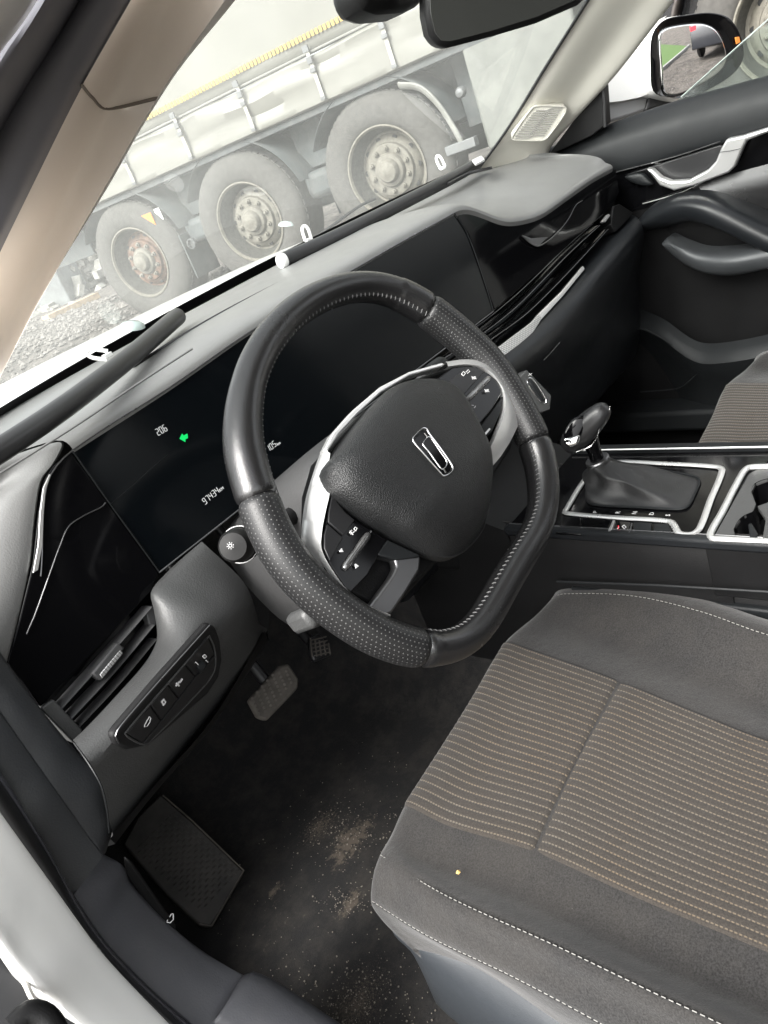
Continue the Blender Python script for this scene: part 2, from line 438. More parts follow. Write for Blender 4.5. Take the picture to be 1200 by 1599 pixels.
def glass_mat(name, dust, tint=(0.93, 0.96, 0.95)):  # dust: amount of pale film; on the windscreen it paints in glare
    q = N(name); t = q.t; t.nodes.remove(q.b)
    tr = q.n('ShaderNodeBsdfTransparent'); tr.inputs[0].default_value = (*tint, 1)
    gl = q.n('ShaderNodeBsdfGlossy'); gl.inputs['Roughness'].default_value = 0.0
    fr = q.n('ShaderNodeFresnel'); fr.inputs[0].default_value = 1.5
    di = q.n('ShaderNodeBsdfTranslucent'); di.inputs[0].default_value = (0.85, 0.87, 0.83, 1)
    d2 = q.n('ShaderNodeBsdfDiffuse'); d2.inputs[0].default_value = (0.85, 0.87, 0.83, 1)
    md = q.n('ShaderNodeMixShader'); md.inputs[0].default_value = 0.5; q.l(di.outputs[0], md.inputs[1]); q.l(d2.outputs[0], md.inputs[2])
    m1 = q.n('ShaderNodeMixShader'); q.l(fr.outputs[0], m1.inputs[0]); q.l(tr.outputs[0], m1.inputs[1]); q.l(gl.outputs[0], m1.inputs[2])
    m2 = q.n('ShaderNodeMixShader')
    sm = q.noise(3.5, 5, 0.6)
    f = q.math('MULTIPLY', q.ramp(sm, [(0.25, 0.6), (0.75, 1.25)]), dust); q.l(f, m2.inputs[0])
    q.l(m1.outputs[0], m2.inputs[1]); q.l(md.outputs[0], m2.inputs[2]); q.l(m2.outputs[0], q.out.inputs[0])
    return q.m
m_wind = glass_mat('glare_veil_windscreen_glass', 0.19)  # pale film stands in for veiling glare and dash reflections on the pane
m_window = glass_mat('door_window_glass', 0.04, (0.86, 0.92, 0.90))
#BUILD
# ================================================================== GROUND
def ground_z(x, y):
    # the car stands on lower ground; it rises to the truck's wheels
    t = min(1, max(0, (x - 1.6) / 2.2)); t = t * t * (3 - 2 * t)
    return -1.07 + 0.525 * t * min(1, max(0.0, (y + 3.5) / 3.0)) + 0.015 * math.sin(x * 2.1 + y * 1.3) + 0.01 * math.sin(3.7 * y - x)
def build_ground():
    xs = [-400, -150, -60, -25, -12] + [-8 + i * 0.5 for i in range(49)] + [20, 28, 40, 70, 160, 400]
    ys = [-400, -150, -60, -30] + [-16 + i * 0.5 for i in range(65)] + [20, 28, 40, 70, 160, 400]
    vs = [(x, y, ground_z(x, y)) for y in ys for x in xs]; n = len(xs)
    fs = [(j * n + i, j * n + i + 1, (j + 1) * n + i + 1, (j + 1) * n + i) for j in range(len(ys) - 1) for i in range(n - 1)]
    mesh('ground', vs, fs, m_ground, kind='structure')
build_ground()
def stones():
    b = Bag(); r = random.Random(3)
    tet = [(1, 1, 1), (-1, -1, 1), (-1, 1, -1), (1, -1, -1), (0, 0, 1.3), (0, 0, -1.2)]
    for i in range(5200):
        if i < 3600: x = r.uniform(1, 6.5); y = r.uniform(5, 14)
        else: x = r.uniform(0.5, 4.5); y = r.uniform(-9, -2)
        s = r.uniform(0.015, 0.05) * (1 if i < 3600 else .6); z = ground_z(x, y)
        vs = [Vector((x + s * r.uniform(.6, 1.3) * math.cos(a) * math.cos(e), y + s * r.uniform(.6, 1.3) * math.sin(a) * math.cos(e), z + s * .7 * math.sin(e) + s * .2)) for a, e in ((0, 0), (1.3, 0), (2.5, 0), (3.8, 0), (5.1, 0), (0, 1.5), (0, -1.5))]
        b.add(vs, [(0, 1, 5), (1, 2, 5), (2, 3, 5), (3, 4, 5), (4, 0, 5), (1, 0, 6), (2, 1, 6), (3, 2, 6), (4, 3, 6), (0, 4, 6)])
    o = b.done('gravel', M('gravel_stone', (0.16, 0.148, 0.135), 0.9, var=0.4, vs=6), None, smooth=False, kind='stuff')
    tag(o, 'loose pale gravel scattered over the muddy ground beside the truck', 'gravel')
stones()

# ================================================================== TRUCK
TP = V(3.9418, 4.6346, -0.0192); TA = -1.3485
TD = V(math.cos(TA), math.sin(TA), 0); TNn = V(TD.y, -TD.x, 0)     # along the truck, and out of its side towards the car
if TNn.dot(CAM - TP) < 0: TNn = -TNn
def T(s, z, off=0.0): p = TP + TD * s + TNn * off; return V(p.x, p.y, z)
def tw(u, v, off=0.0):
    """pixel on the truck's side -> (s, z)"""
    p = P(u, v, pl=(TP, TNn), off=off); return (p - TP).dot(TD), p.z
def tbox(bag, s0, s1, z0, z1, o0, o1):
    c = T((s0 + s1) / 2, (z0 + z1) / 2, (o0 + o1) / 2)
    rot = Matrix((TD, TNn, V(0, 0, 1))).transposed(); bag.box(c, ((s1 - s0) / 2, abs(o1 - o0) / 2, (z1 - z0) / 2), rot)
def tpart(name, s0, s1, z0, z1, o0, o1, mat, par, bv=0.004, **k):
    b = Bag(); tbox(b, s0, s1, z0, z1, o0, o1); o = b.done(name, mat, par, **k)
    if bv: bevel(o, bv)
    return o
truck = thing('semi_trailer', 'cream curtain-sided lorry trailer with dusty wheels seen through the windscreen', 'lorry trailer')
# chassis rail and under-run panels
tpart('chassis_rail', -3.0, 6.5, 0.22, 0.50, -0.55, -0.42, m_chassis, truck)
tpart('underside', -3.0, 6.5, 0.50, 0.56, -2.4, -0.02, m_chassis, truck)
tpart('far_side', -3.0, 6.5, -0.25, 0.50, -2.42, -2.40, m_chassis, truck)
for s in (-1.31, 0, 1.31): tpart('axle', s - 0.07, s + 0.07, -0.09, 0.05, -2.2, -0.3, m_chassis, truck)
for s0, s1 in ((-3.0, -2.05), (-0.80, -0.52), (0.50, 0.78), (1.9, 3.0)):
    tpart('side_panel', s0, s1, 0.05 if s0 > 1 else 0.18, 0.555, -0.30, -0.27, m_fender, truck)
# cream lower side board with folds, tarpaulin above
S0, S1 = -3.0, 6.5
def board():
    n = 260; rows = []
    prof = [(0.545, 0.0), (0.56, 0.014), (0.60, 0.016), (0.66, 0.004), (0.70, 0.012), (0.75, 0.020), (0.79, 0.006), (0.83, 0.012), (0.855, 0.006)]
    for z, o in prof:
        rows.append([T(S0 + (S1 - S0) * j / n, z + 0.008 * math.sin(j * 0.31 + z * 9) * (z > 0.58), o + 0.009 * math.sin(j * 0.11 + z * 30) * (0.6 < z < 0.84) + 0.005 * math.sin(j * 0.31 + z * 9) * (0.6 < z < 0.84)) for j in range(n + 1)])
    vs = [p for r in rows for p in r]; w1 = n + 1
    fs = [(i * w1 + j, i * w1 + j + 1, (i + 1) * w1 + j + 1, (i + 1) * w1 + j) for i in range(len(rows) - 1) for j in range(n)]
    o = mesh('side_board', vs, fs, m_tarpskirt, truck); solid(o, 0.006)
board()
def tarp():
    n = 260; rows = []
    for i in range(24):
        z = 0.855 + i * (2.2 / 23)
        rows.append([T(S0 + (S1 - S0) * j / n, z, -0.012 + 0.012 * math.sin(j * 0.13 + 0.6 * math.sin(z * 1.4)) + 0.006 * math.sin(j * 0.37 + z * 2.3) + (0.006 if i == 0 else 0)) for j in range(n + 1)])
    vs = [p for r in rows for p in r]; w1 = n + 1
    fs = [(i * w1 + j, i * w1 + j + 1, (i + 1) * w1 + j + 1, (i + 1) * w1 + j) for i in range(len(rows) - 1) for j in range(n)]
    o = mesh('tarpaulin', vs, fs, m_tarp, truck); solid(o, 0.004)
tarp()
tube('tarpaulin_hem', [T(S0 + (S1 - S0) * j / 60, 0.868, 0.012 + 0.004 * math.sin(j)) for j in range(61)], 0.008, M('hem_cord', (0.22, 0.22, 0.20), 0.7), truck, segs=6)
# yellow reflective tape above the hem: short segments
sz = [tw(228, 202), tw(600, 22)]
tz = 0.965
for k in range(150):
    s = -1.75 + k * 0.034
    if s > 3.4: break
    tpart('tape_segment', s, s + 0.024, tz - 0.018, tz + 0.018, 0.008, 0.0125, m_yellow, truck, bv=0)
# buckles
def buckle(s):
    bk = tpart('buckle_strap', s - 0.014, s + 0.014, 0.575, 0.90, 0.034, 0.038, M_strap, truck, bv=0)
    tpart('buckle', s - 0.021, s + 0.021, 0.80, 0.845, 0.038, 0.050, m_bare, bk, bv=0.003)
    tpart('buckle_lever', s - 0.024, s + 0.022, 0.745, 0.775, 0.038, 0.052, m_bare, bk, bv=0.003)
    tpart('strap_hook', s - 0.020, s + 0.020, 0.565, 0.590, 0.036, 0.046, m_bare, bk, bv=0.003)
    b = Bag(); tbox(b, s - 0.028, s + 0.020, 0.875, 0.915, 0.034, 0.046); b.done('tarp_ring', m_bare, bk)
M_strap = M('pale_strap', (0.42, 0.41, 0.36), 0.7)
for u, v in ((200, 262), (286, 215), (384, 168), (493, 116), (604, 62)):
    buckle(tw(u, v, 0.03)[0])
for s in (2.5, 3.1, 3.7): buckle(s)
# wheels
def wheel_at(s, rustq, parent, z=-0.0195, r=0.52, name='wheel', hubscale=1.0, cream=m_rim, steer=False):
    w_ = bpy.data.objects.new(name, None); COL.objects.link(w_); w_.parent = parent
    c = T(s, z, 0); ax = TNn
    prof = [(r * 0.56, -0.35), (r * 0.80, -0.37), (r * 0.955, -0.36), (r, -0.32), (r, -0.07), (r * 0.985, -0.045), (r * 0.95, -0.028), (r * 0.90, -0.012), (r * 0.83, 0.0), (r * 0.74, 0.004), (r * 0.66, -0.003), (r * 0.595, -0.018), (r * 0.575, -0.035)]
    lathe('tyre', prof, ax, c, m_tyre, w_, 72, caps=False)
    # tread blocks around the shoulder
    b = Bag()
    for k in range(60):
        a = 2 * math.pi * k / 60; d = TD * math.cos(a) + V(0, 0, 1) * math.sin(a); e = TD * -math.sin(a) + V(0, 0, 1) * math.cos(a)
        b.box(c + d * (r * 0.995) + ax * -0.085, (0.017, 0.02, 0.008), Matrix((e, ax, d)).transposed())
    b.done('tread', m_tyre, w_)
    ri = r * 0.575
    prof = [(ri + 0.012, -0.02), (ri + 0.014, -0.006), (ri + 0.004, -0.004), (ri - 0.004, -0.012), (ri - 0.008, -0.022)]
    lathe('rim', prof, ax, c, cream, w_, 56, caps=False)
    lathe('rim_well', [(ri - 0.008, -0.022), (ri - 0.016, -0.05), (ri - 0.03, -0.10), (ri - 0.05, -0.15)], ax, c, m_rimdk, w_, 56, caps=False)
    disc = [(ri - 0.05, -0.15), (0.235, -0.152), (0.222, -0.135), (0.205, -0.118), (0.185, -0.110), (0.178, -0.085), (0.16, -0.080), (0.118, -0.086)]
    lathe('disc', disc, ax, c, m_rust if rustq else cream, w_, 56, caps=False)
    lathe('hub', [(0.118, -0.11), (0.118, -0.07), (0.108, -0.055), (0.085, -0.05), (0.078, -0.02), (0.068, -0.008), (0.04, -0.004), (0.03, 0.004), (0.0, 0.006)], ax, c, cream, w_, 40)
    dk = Bag()
    for k in range(10):
        a = 2 * math.pi * (k + 0.3) / 10; d = TD * math.cos(a) + V(0, 0, 1) * math.sin(a)
        p = c + d * 0.148 + ax * -0.082
        o = lathe('wheel_nut', [(0.019, -0.01), (0.019, 0.016), (0.012, 0.022), (0.011, 0.035), (0.0, 0.037)], ax, p, cream, w_, 8)
        a += math.pi / 10; d = TD * math.cos(a) + V(0, 0, 1) * math.sin(a)
        q = c + d * 0.213 + ax * -0.127
        tube('vent_hole', [q, q + ax * 0.004], 0.019, M_hole, w_, segs=12)
    return w_
M_hole = M('wheel_hole', (0.02, 0.02, 0.02), 0.9)
wheel_at(-1.31, True, truck); wheel_at(0, False, truck); wheel_at(1.31, False, truck)
# mudguards: arcs above each wheel with hanging rear flap
def mudguard(s):
    g = Bag(); R = 0.60; n = 22; vs = []; fs = []
    a0, a1 = math.radians(14), math.radians(150)
    for i in range(n + 1):
        a = a0 + (a1 - a0) * i / n
        for rr, o in ((R, -0.02), (R + 0.006, -0.012), (R + 0.012, -0.02), (R + 0.012, -0.40), (R, -0.40)):
            vs.append(T(s - rr * -math.cos(a), -0.02 + rr * math.sin(a), o))
    for i in range(n):
        for k in range(5): a = i * 5 + k; b = i * 5 + (k + 1) % 5; fs.append((a, b, b + 5, a + 5))
    mesh('mudguard', vs, fs, m_fender, truck)
mudguard(-1.31); mudguard(0); mudguard(1.31)
tpart('mud_flap', -0.78, -0.765, -0.30, 0.08, -0.38, -0.03, m_fender, truck)
for s in (-0.66, 0.66):
    tpart('air_tank', s - 0.13, s + 0.13, -0.04, 0.16, -0.42, -0.14, m_fender, truck, bv=0.05)
    tpart('suspension_arm', s - 0.10, s + 0.32, -0.22, -0.12, -0.60, -0.45, m_chassis, truck)
tpart('reflector_plate', -0.92, -0.86, 0.24, 0.34, -0.05, -0.045, m_clip, truck)
prism('orange_reflector', [T(-1.04, 0.33, 0.0), T(-0.93, 0.33, 0.0), T(-0.93, 0.22, 0.0)], m_amber, truck, 0.01)
lathe('pipe_end', [(0.045, -0.02), (0.045, 0.01), (0.035, 0.012), (0.033, -0.015)], TNn, T(-0.70, -0.02, -0.06), m_chassis, truck, 20)
# cream support leg with bracket in front of the third wheel
tube('mudguard_stay', [T(1.60, 0.46, -0.02), T(1.74, 0.40, 0.0), T(1.83, 0.28, 0.01), T(1.89, 0.12, 0.01), T(1.92, -0.02, 0.0)], 0.034, M('stay_grey', (0.22, 0.22, 0.20), 0.6, var=0.2), truck, segs=10, n=24, sx=1.0, sy=0.5)
tpart('stay_bracket', 1.80, 2.02, -0.06, 0.0, -0.05, 0.03, m_bare, truck)
lathe('stay_knob', [(0.035, 0), (0.035, 0.03), (0.025, 0.045), (0.0, 0.05)], TNn, T(2.0, 0.28, -0.04), m_bare, truck, 20)
tpart('side_locker', 2.08, 2.8, -0.12, 0.52, -0.36, -0.02, M('locker_reflection_grey', (0.15, 0.155, 0.14), 0.6, var=0.15), truck, bv=0.02)  # grey lightened to paint in the pillar's reflection on the windscreen
# tractor with its drive wheel
tr = thing('truck_tractor', 'dark lorry tractor with dirty cream wheel hub seen in the passenger window', 'lorry')
wheel_at(3.93, False, tr, r=0.53)
tpart('chassis_rail', 2.9, 5.4, 0.05, 0.48, -0.9, -0.42, m_darkcar, tr)
g = []
for i in range(25):
    a = math.radians(5 + 170 * i / 24); g.append([T(3.93 + 0.66 * math.cos(a), -0.02 + 0.66 * math.sin(a), o) for o in (-0.02, -0.45)])
o = loft('mudguard', g, M('brown_black_mudguard', (0.035, 0.028, 0.025), 0.55, var=0.3, dust=0.2), tr, n=2, m=None); solid(o, 0.02)
tpart('rear_lamp_plate', 3.30, 3.42, 0.42, 0.47, -0.04, 0.0, m_clip, tr)
tpart('cab', 5.2, 6.9, -0.1, 2.4, -2.3, -0.05, m_darkcar, tr, bv=0.08)
tpart('fuel_tank', 4.55, 5.15, -0.25, 0.30, -0.6, -0.05, m_bare, tr, bv=0.08)
# ================================================================== THINGS BEHIND THE TRAILER
GC = P(55, 500, z=-.56); GR = P(128, 462, z=-.56)
def concrete_block():
    d = (P(-20, 520, z=-.56) - P(128, 462, z=-.56)); L = d.length; d.normalize(); c = (P(-20, 520, z=-.56) + P(128, 462, z=-.56)) / 2
    o = box('concrete_block', (c.x, c.y, -.56 + .5), (L / 2, .5, .56), M('grey_concrete', (0.17, 0.18, 0.18), .9, var=.25, vs=3), None, Matrix((d, V(0, 0, 1).cross(d), V(0, 0, 1))).transposed(), bv=.03)
    tag(o, 'long grey concrete block on the mud behind the rearmost trailer wheel', 'concrete block')
concrete_block()
def rubble():
    b = Bag(); r = random.Random(5)
    for i in range(900):
        x = r.gauss(0, 1.3); y = r.gauss(0, .9); h = max(0, 1.5 - 0.6 * abs(x) - 0.5 * abs(y)); s = r.uniform(0.04, 0.16)
        b.box((GR.x + x + .6, GR.y + y + 1.4, -.56 + r.uniform(0, max(.05, h))), (s, s * r.uniform(.4, 1), s * r.uniform(.3, .8)), Matrix.Rotation(r.uniform(0, 6), 3, 'Z') @ Matrix.Rotation(r.uniform(-1, 1), 3, 'X'))
    o = b.done('rubble_heap', M('pale_rubble', (0.33, 0.32, 0.29), 0.9, var=0.5, vs=3), None, smooth=False, kind='stuff')
    tag(o, 'heap of pale broken rubble behind the last trailer wheel', 'rubble')
rubble()
def plank(name, a, b_, wd, th, mat, label):
    a, b_ = Vector(a), Vector(b_); d = (b_ - a).normalized(); up = V(0, 0, 1); s_ = d.cross(up).normalized(); u2 = s_.cross(d)
    o = box(name, (a + b_) / 2, ((b_ - a).length / 2, wd / 2, th / 2), mat, None, Matrix((d, s_, u2)).transposed(), bv=0.004); tag(o, label, 'plank')
plank('plank', P(72, 498, z=-.50), P(150, 462, z=-.50), 0.25, 0.10, M('pale_wood', (0.45, 0.34, 0.22), 0.8, var=0.3, vs=14), 'pale wooden plank lying on the mud by the concrete block')
# dark car seen in the side mirror
car = thing('parked_car', 'dark parked car with lit red tail lamp reflected in the side mirror', 'car')
CARP = V(6.3, -9.3, -1.06); CR = Matrix.Rotation(math.radians(-131), 3, 'Z')
def cp(x, y, z): return CARP + CR @ V(x, y, z)
def carbody():
    prof = [(-2.15, 0.30), (-2.2, 0.62), (-2.1, 0.92), (-1.55, 1.02), (-0.85, 1.12), (-0.30, 1.50), (0.40, 1.62), (1.45, 1.60), (1.95, 1.42), (2.15, 1.05), (2.22, 0.75), (2.2, 0.35), (1.85, 0.28), (-1.8, 0.26)]
    rows = []
    for xx, k in ((-0.90, 0.93), (-0.86, 0.985), (-0.6, 1.0), (0.6, 1.0), (0.86, 0.985), (0.90, 0.93)):
        rows.append([cp(xx * (1 - 0.16 * max(0, z - 1.0) / 0.6), -y * k, 0.26 + (z - 0.26) * k) for y, z in prof])
    n = len(prof); vs = [p for r in rows for p in r]
    fs = [(i * n + j, i * n + (j + 1) % n, (i + 1) * n + (j + 1) % n, (i + 1) * n + j) for i in range(5) for j in range(n)]
    fs += [tuple(range(n))[::-1], tuple(5 * n + j for j in range(n))]
    bevel(mesh('body', vs, fs, m_darkcar, car, sharp=50), 0.03, 2, 30)
carbody()
for sx in (-1, 1):
    for yy in (-1.35, 1.38):
        w_ = bpy.data.objects.new('wheel', None); COL.objects.link(w_); w_.parent = car
        ax = (CR @ V(sx, 0, 0)); c = cp(sx * 0.84, yy, 0.33)
        lathe('tyre', [(0.2, -0.12), (0.30, -0.12), (0.335, -0.10), (0.335, 0.05), (0.31, 0.075), (0.24, 0.08), (0.22, 0.06)], ax, c, m_rubber, w_, 40)
        lathe('rim', [(0.235, 0.05), (0.235, 0.07), (0.215, 0.05), (0.20, 0.02), (0.08, 0.03), (0.05, 0.06), (0, 0.065)], ax, c, m_rimdk, w_, 40)
        bg_ = Bag()
        for k in range(10):
            a = 2 * math.pi * k / 10; e = ax.orthogonal().normalized(); f_ = ax.cross(e); d = e * math.cos(a) + f_ * math.sin(a); t_ = ax.cross(d)
            bg_.box(c + d * 0.135 + ax * 0.055, (0.085, 0.012, 0.012), Matrix((d, t_, ax)).transposed())
        bg_.done('spokes', m_bare, w_)
    prism('side_window', [cp(sx * 0.875, -y, z) for y, z in ((-0.70, 1.13), (-0.25, 1.45), (0.4, 1.54), (1.4, 1.50), (1.75, 1.20), (1.6, 1.12))], m_glassdk, car, 0.02, 0, nrm=CR @ V(sx, 0, 0.25))
    for f_, mt, nm in ((-2.19, m_red, 'tail_lamp'), (2.16, m_clip, 'headlight')):
        box(nm, cp(sx * 0.68, -2.16 if nm == 'tail_lamp' else 2.12, 0.93 if nm == 'tail_lamp' else 0.68), (0.15, 0.04, 0.07), mt, car, CR, bv=0.02)
bp = V(8.0, -11.0, -1.02)
gr = mesh('grass_verge', [(-30, -9.5, -1.03), (2.8, -9.5, -1.03), (5.6, -14, -1.03), (5.6, -60, -1.03), (-30, -60, -1.03)], [(0, 4, 3, 2, 1)], m_grass, kind='structure')
kb = box('kerb', (4.25, -11.7, -1.02), (0.07, 2.7, 0.06), m_concrete, None, Matrix.Rotation(math.radians(31.9), 3, 'Z'), bv=0.01, kind='structure')
# ================================================================== CAR BODY
body = thing('car_body', 'white car body shell around the cabin with windscreen, pillars and sill', 'car body')
def bp3(p): return Vector(p)
# hood
hood_near = [V(-0.42, 0.50, 0.10), V(-0.15, 0.66, 0.105), V(0.36, 0.76, 0.105), V(0.87, 0.66, 0.105), V(1.14, 0.50, 0.09)]
hood_mid = [V(-0.44, 1.1, 0.06), V(-0.15, 1.15, 0.085), V(0.36, 1.2, 0.09), V(0.87, 1.15, 0.085), V(1.16, 1.1, 0.05)]
hood_far = [V(-0.42, 1.62, -0.06), V(-0.1, 1.74, -0.03), V(0.36, 1.8, -0.02), V(0.82, 1.74, -0.03), V(1.14, 1.62, -0.06)]
hood_nose = [V(-0.38, 1.72, -0.22), V(-0.1, 1.86, -0.20), V(0.36, 1.92, -0.2), V(0.82, 1.86, -0.2), V(1.10, 1.72, -0.22)]
loft('hood', [hood_near, hood_mid, hood_far, hood_nose], m_white, body, n=40, m=24, th=0.02)
for sx, xx in ((-1, -0.44), (1, 1.16)):
    loft('front_wing', [[V(xx, 0.46, 0.09), V(xx, 1.1, 0.05), V(xx + -sx * 0.02, 1.64, -0.07)], [V(xx + sx * 0.07, 0.46, 0.0), V(xx + sx * 0.08, 1.1, -0.02), V(xx + sx * 0.03, 1.68, -0.14)], [V(xx + sx * 0.09, 0.46, -0.35), V(xx + sx * 0.10, 1.1, -0.25), V(xx + sx * 0.04, 1.7, -0.4)]], m_white, body, n=16, m=12, th=0.015)
# windscreen: base curve and header curve
wb = [V(-0.36, 0.34, 0.128), V(-0.12, 0.50, 0.133), V(0.36, 0.635, 0.128), V(0.80, 0.585, 0.130), V(1.02, 0.49, 0.130), V(1.10, 0.38, 0.126)]
wt = [V(-0.235, -0.22, 0.62), V(-0.05, -0.17, 0.63), V(0.36, -0.12, 0.64), V(0.77, -0.17, 0.63), V(0.955, -0.22, 0.62), V(0.975, -0.24, 0.615)]
B = spline(wb, 40); Tt = spline(wt, 40)
mid = [a.lerp(b, 0.5) + V(0, 0.022, 0.03) for a, b in zip(B, Tt)]
ws = loft('windscreen', [B, mid, Tt], m_wind, body, n=40, m=16)
# black printed band along the foot of the glass, and the cowl behind it
def shift(L, dx, dy, dz): return [p + V(dx, dy, dz) for p in L]
loft('frit_band', [shift(B, 0, -0.004, -0.004), shift([a.lerp(b, 0.045) for a, b in zip(B, mid)], 0, -0.004, -0.002)], m_rubber, body, n=40)
loft('cowl', [shift(B, 0, 0.01, -0.005), shift(B, 0, 0.06, -0.010), shift(B, 0, 0.13, -0.02), shift(B, 0, 0.16, -0.06)], m_rubber, body, n=40)
# wiper on the cowl
wp = [P(500, 372, y=0.69), P(560, 345, y=0.70), P(600, 318, y=0.70)]
tube('wiper_arm', [P(470, 388, y=.70), P(520, 352, y=.71), P(562, 322, y=.70), P(586, 311, y=.70)], 0.0035, m_rubber, body, n=12, segs=6)
# roof shell
def roofrow(y, z, hw): return [V(0.36 - hw, y, z - 0.05), V(0.36 - hw * 0.8, y, z - 0.01), V(0.36, y, z), V(0.36 + hw * 0.8, y, z - 0.01), V(0.36 + hw, y, z - 0.05)]
loft('roof_lining', [wt[:1] + [wt[1], wt[2], wt[3]] + [wt[4]], roofrow(-0.7, 0.69, 0.62), roofrow(-1.6, 0.68, 0.60), roofrow(-2.6, 0.52, 0.55)], m_head, body, n=24, m=20, th=0.004)
loft('roof', [[p + V(0, 0.01, 0.03) for p in (wt[0], wt[1], wt[2], wt[3], wt[4])], roofrow(-0.7, 0.73, 0.64), roofrow(-1.6, 0.72, 0.62), roofrow(-2.6, 0.56, 0.57)], m_white, body, n=24, m=20, th=0.01)
# rear of the cabin
for sx, xx in ((-1, -0.40), (1, 1.13)):
    cx = 0.36 + sx * 0.60
    prism('rear_side', [V(xx, -1.00, -0.75), V(xx, -2.6, -0.75), V(xx, -2.9, 0.05), V(xx, -1.0, 0.06)], m_dark, body, 0.05, 0, nrm=(-sx, 0, 0))
    prism('rear_side_outer', [V(xx + sx * 0.06, -1.00, -0.75), V(xx + sx * 0.06, -2.6, -0.75), V(xx + sx * 0.06, -2.9, 0.05), V(xx + sx * 0.06, -1.0, 0.06)], m_white, body, 0.03, 0, nrm=(sx, 0, 0))
    tube('centre_pillar', [V(xx, -0.98, -0.7), V(xx, -0.98, 0.05), V(cx, -0.95, 0.64)], 0.05, m_head, body, n=12, sx=0.6)
    tube('rear_pillar', [V(xx, -1.9, 0.04), V(cx, -2.0, 0.62)], 0.06, m_head, body, n=6)
prism('tailgate', [V(-0.36, -2.7, -0.75), V(1.08, -2.7, -0.75), V(1.08, -2.9, 0.06), V(-0.36, -2.9, 0.06)], m_dark, body, 0.05, 0)
# ---------------- driver's side front pillar (beige) : lofted across its width
pl_a = plane((-0.285, 0, 0), (1, 0.0, 0.12))
def A(u, v, dx=0.0): return P(u, v, pl=(V(-0.300 + dx, 0.0, 0.25), V(1, 0, 0.10).normalized()))
e0 = [A(-75, 560, -.03), (A(0, 392, -.03)), A(60, 270, -.03), A(120, 150, -.03), A(205, 0, -.03), A(262, -100, -.03)]
e1 = [A(-60, 590, -.012), A(15, 425, -.012), A(75, 300, -.012), A(137, 170, -.012), A(222, 0, -.012), A(280, -100, -.012)]
e2 = [A(-45, 620, 0), A(35, 460, 0), A(97, 320, 0), A(163, 180, 0), A(252, 0, 0), A(315, -100, 0)]
e3 = [A(-12, 600, 0), A(55, 470, .0), A(160, 300, .0), A(252, 146, .0), A(352, 0, .0), A(430, -100, 0)]
e3b = [A(-5, 598, -.004), A(62, 466, -.004), A(168, 293, -.004), A(258, 138, -.004), A(368, 0, -.004), A(445, -100, -.004)]
e4 = [A(-5, 600, -.03), A(62, 470, -.03), A(160, 300, -.03), A(248, 150, -.03), A(352, 0, -.03), A(430, -100, -.03)]
def split(rows, f0, f1): return [[p for p in spline(r, 60)][int(f0 * 59):int(f1 * 59) + 1] for r in rows]
rowsP = [e0, e1, e2, e3, e3b, e4]
def pillar(name, f0, f1, lift):
    rs = split(rowsP, f0, f1)
    rs = [[p + (CAM - p).normalized() * lift for p in r] for r in rs]
    n = len(rs[0]); vs = []; uv = []
    cols = [spline([r[j] for r in rs], 22) for j in range(n)]
    vs = [cols[j][i] for i in range(22) for j in range(n)]
    fs = [(i * n + j, i * n + j + 1, (i + 1) * n + j + 1, (i + 1) * n + j) for i in range(21) for j in range(n - 1)]
    return mesh(name, vs, fs, m_beige, body, sharp=80)
def seamf():
    r = spline(e2, 60); best = min(range(60), key=lambda i: ((r[i] - A(147, 142, 0)).length)); return best / 59
fsm = seamf()
pillar('lower_pillar_trim', 0.0, fsm + 0.03, 0.0)
pillar('upper_pillar_trim', fsm + 0.004, 1.0, 0.0022)
_sm = [spline(r, 60)[int((fsm + .004) * 59)] for r in rowsP]
tube('pillar_seam', [p + (CAM - p).normalized() * .0022 for p in spline(_sm[:4], 24)], .0005, M('seam_shadow_beige', (.16, .14, .12), .8), body, segs=6)
# weather strips outside the beige trim, then the painted outer pillar
def band(name, pxa, pxb, dxa, dxb, mat, bulge=0.008, x0=-0.0):
    a = [A(u, v, dxa) for u, v in pxa]; b = [A(u, v, dxb) for u, v in pxb]
    a = spline(a, 30); b = spline(b, 30)
    midr = [p.lerp(q, 0.5) + (CAM - p).normalized() * bulge for p, q in zip(a, b)]
    q1 = [p.lerp(q, 0.2) + (CAM - p).normalized() * bulge * 0.75 for p, q in zip(a, b)]; q3 = [p.lerp(q, 0.8) + (CAM - p).normalized() * bulge * 0.75 for p, q in zip(a, b)]
    return loft(name, [a, q1, midr, q3, b], mat, body, n=30, m=14)
band('inner_weather_strip', [(-60, 525), (0, 395), (60, 272), (125, 142), (208, -5), (262, -100)], [(-110, 430), (-45, 290), (20, 165), (78, 75), (128, -5), (190, -110)], -.03, -.035, m_rubgrey)
band('outer_weather_strip', [(-110, 430), (-45, 295), (22, 170), (80, 77), (128, -5), (190, -110)], [(-160, 360), (-80, 215), (0, 82), (35, 35), (62, -5), (110, -90)], -.035, -.05, m_rubgrey)
band('outer_pillar_paint', [(-160, 360), (-80, 215), (0, 84), (36, 36), (62, -5), (110, -90)], [(-260, 300), (-170, 120), (-110, 0), (-70, -60), (-40, -120), (0, -200)], -.052, -.09, m_white, 0.01)
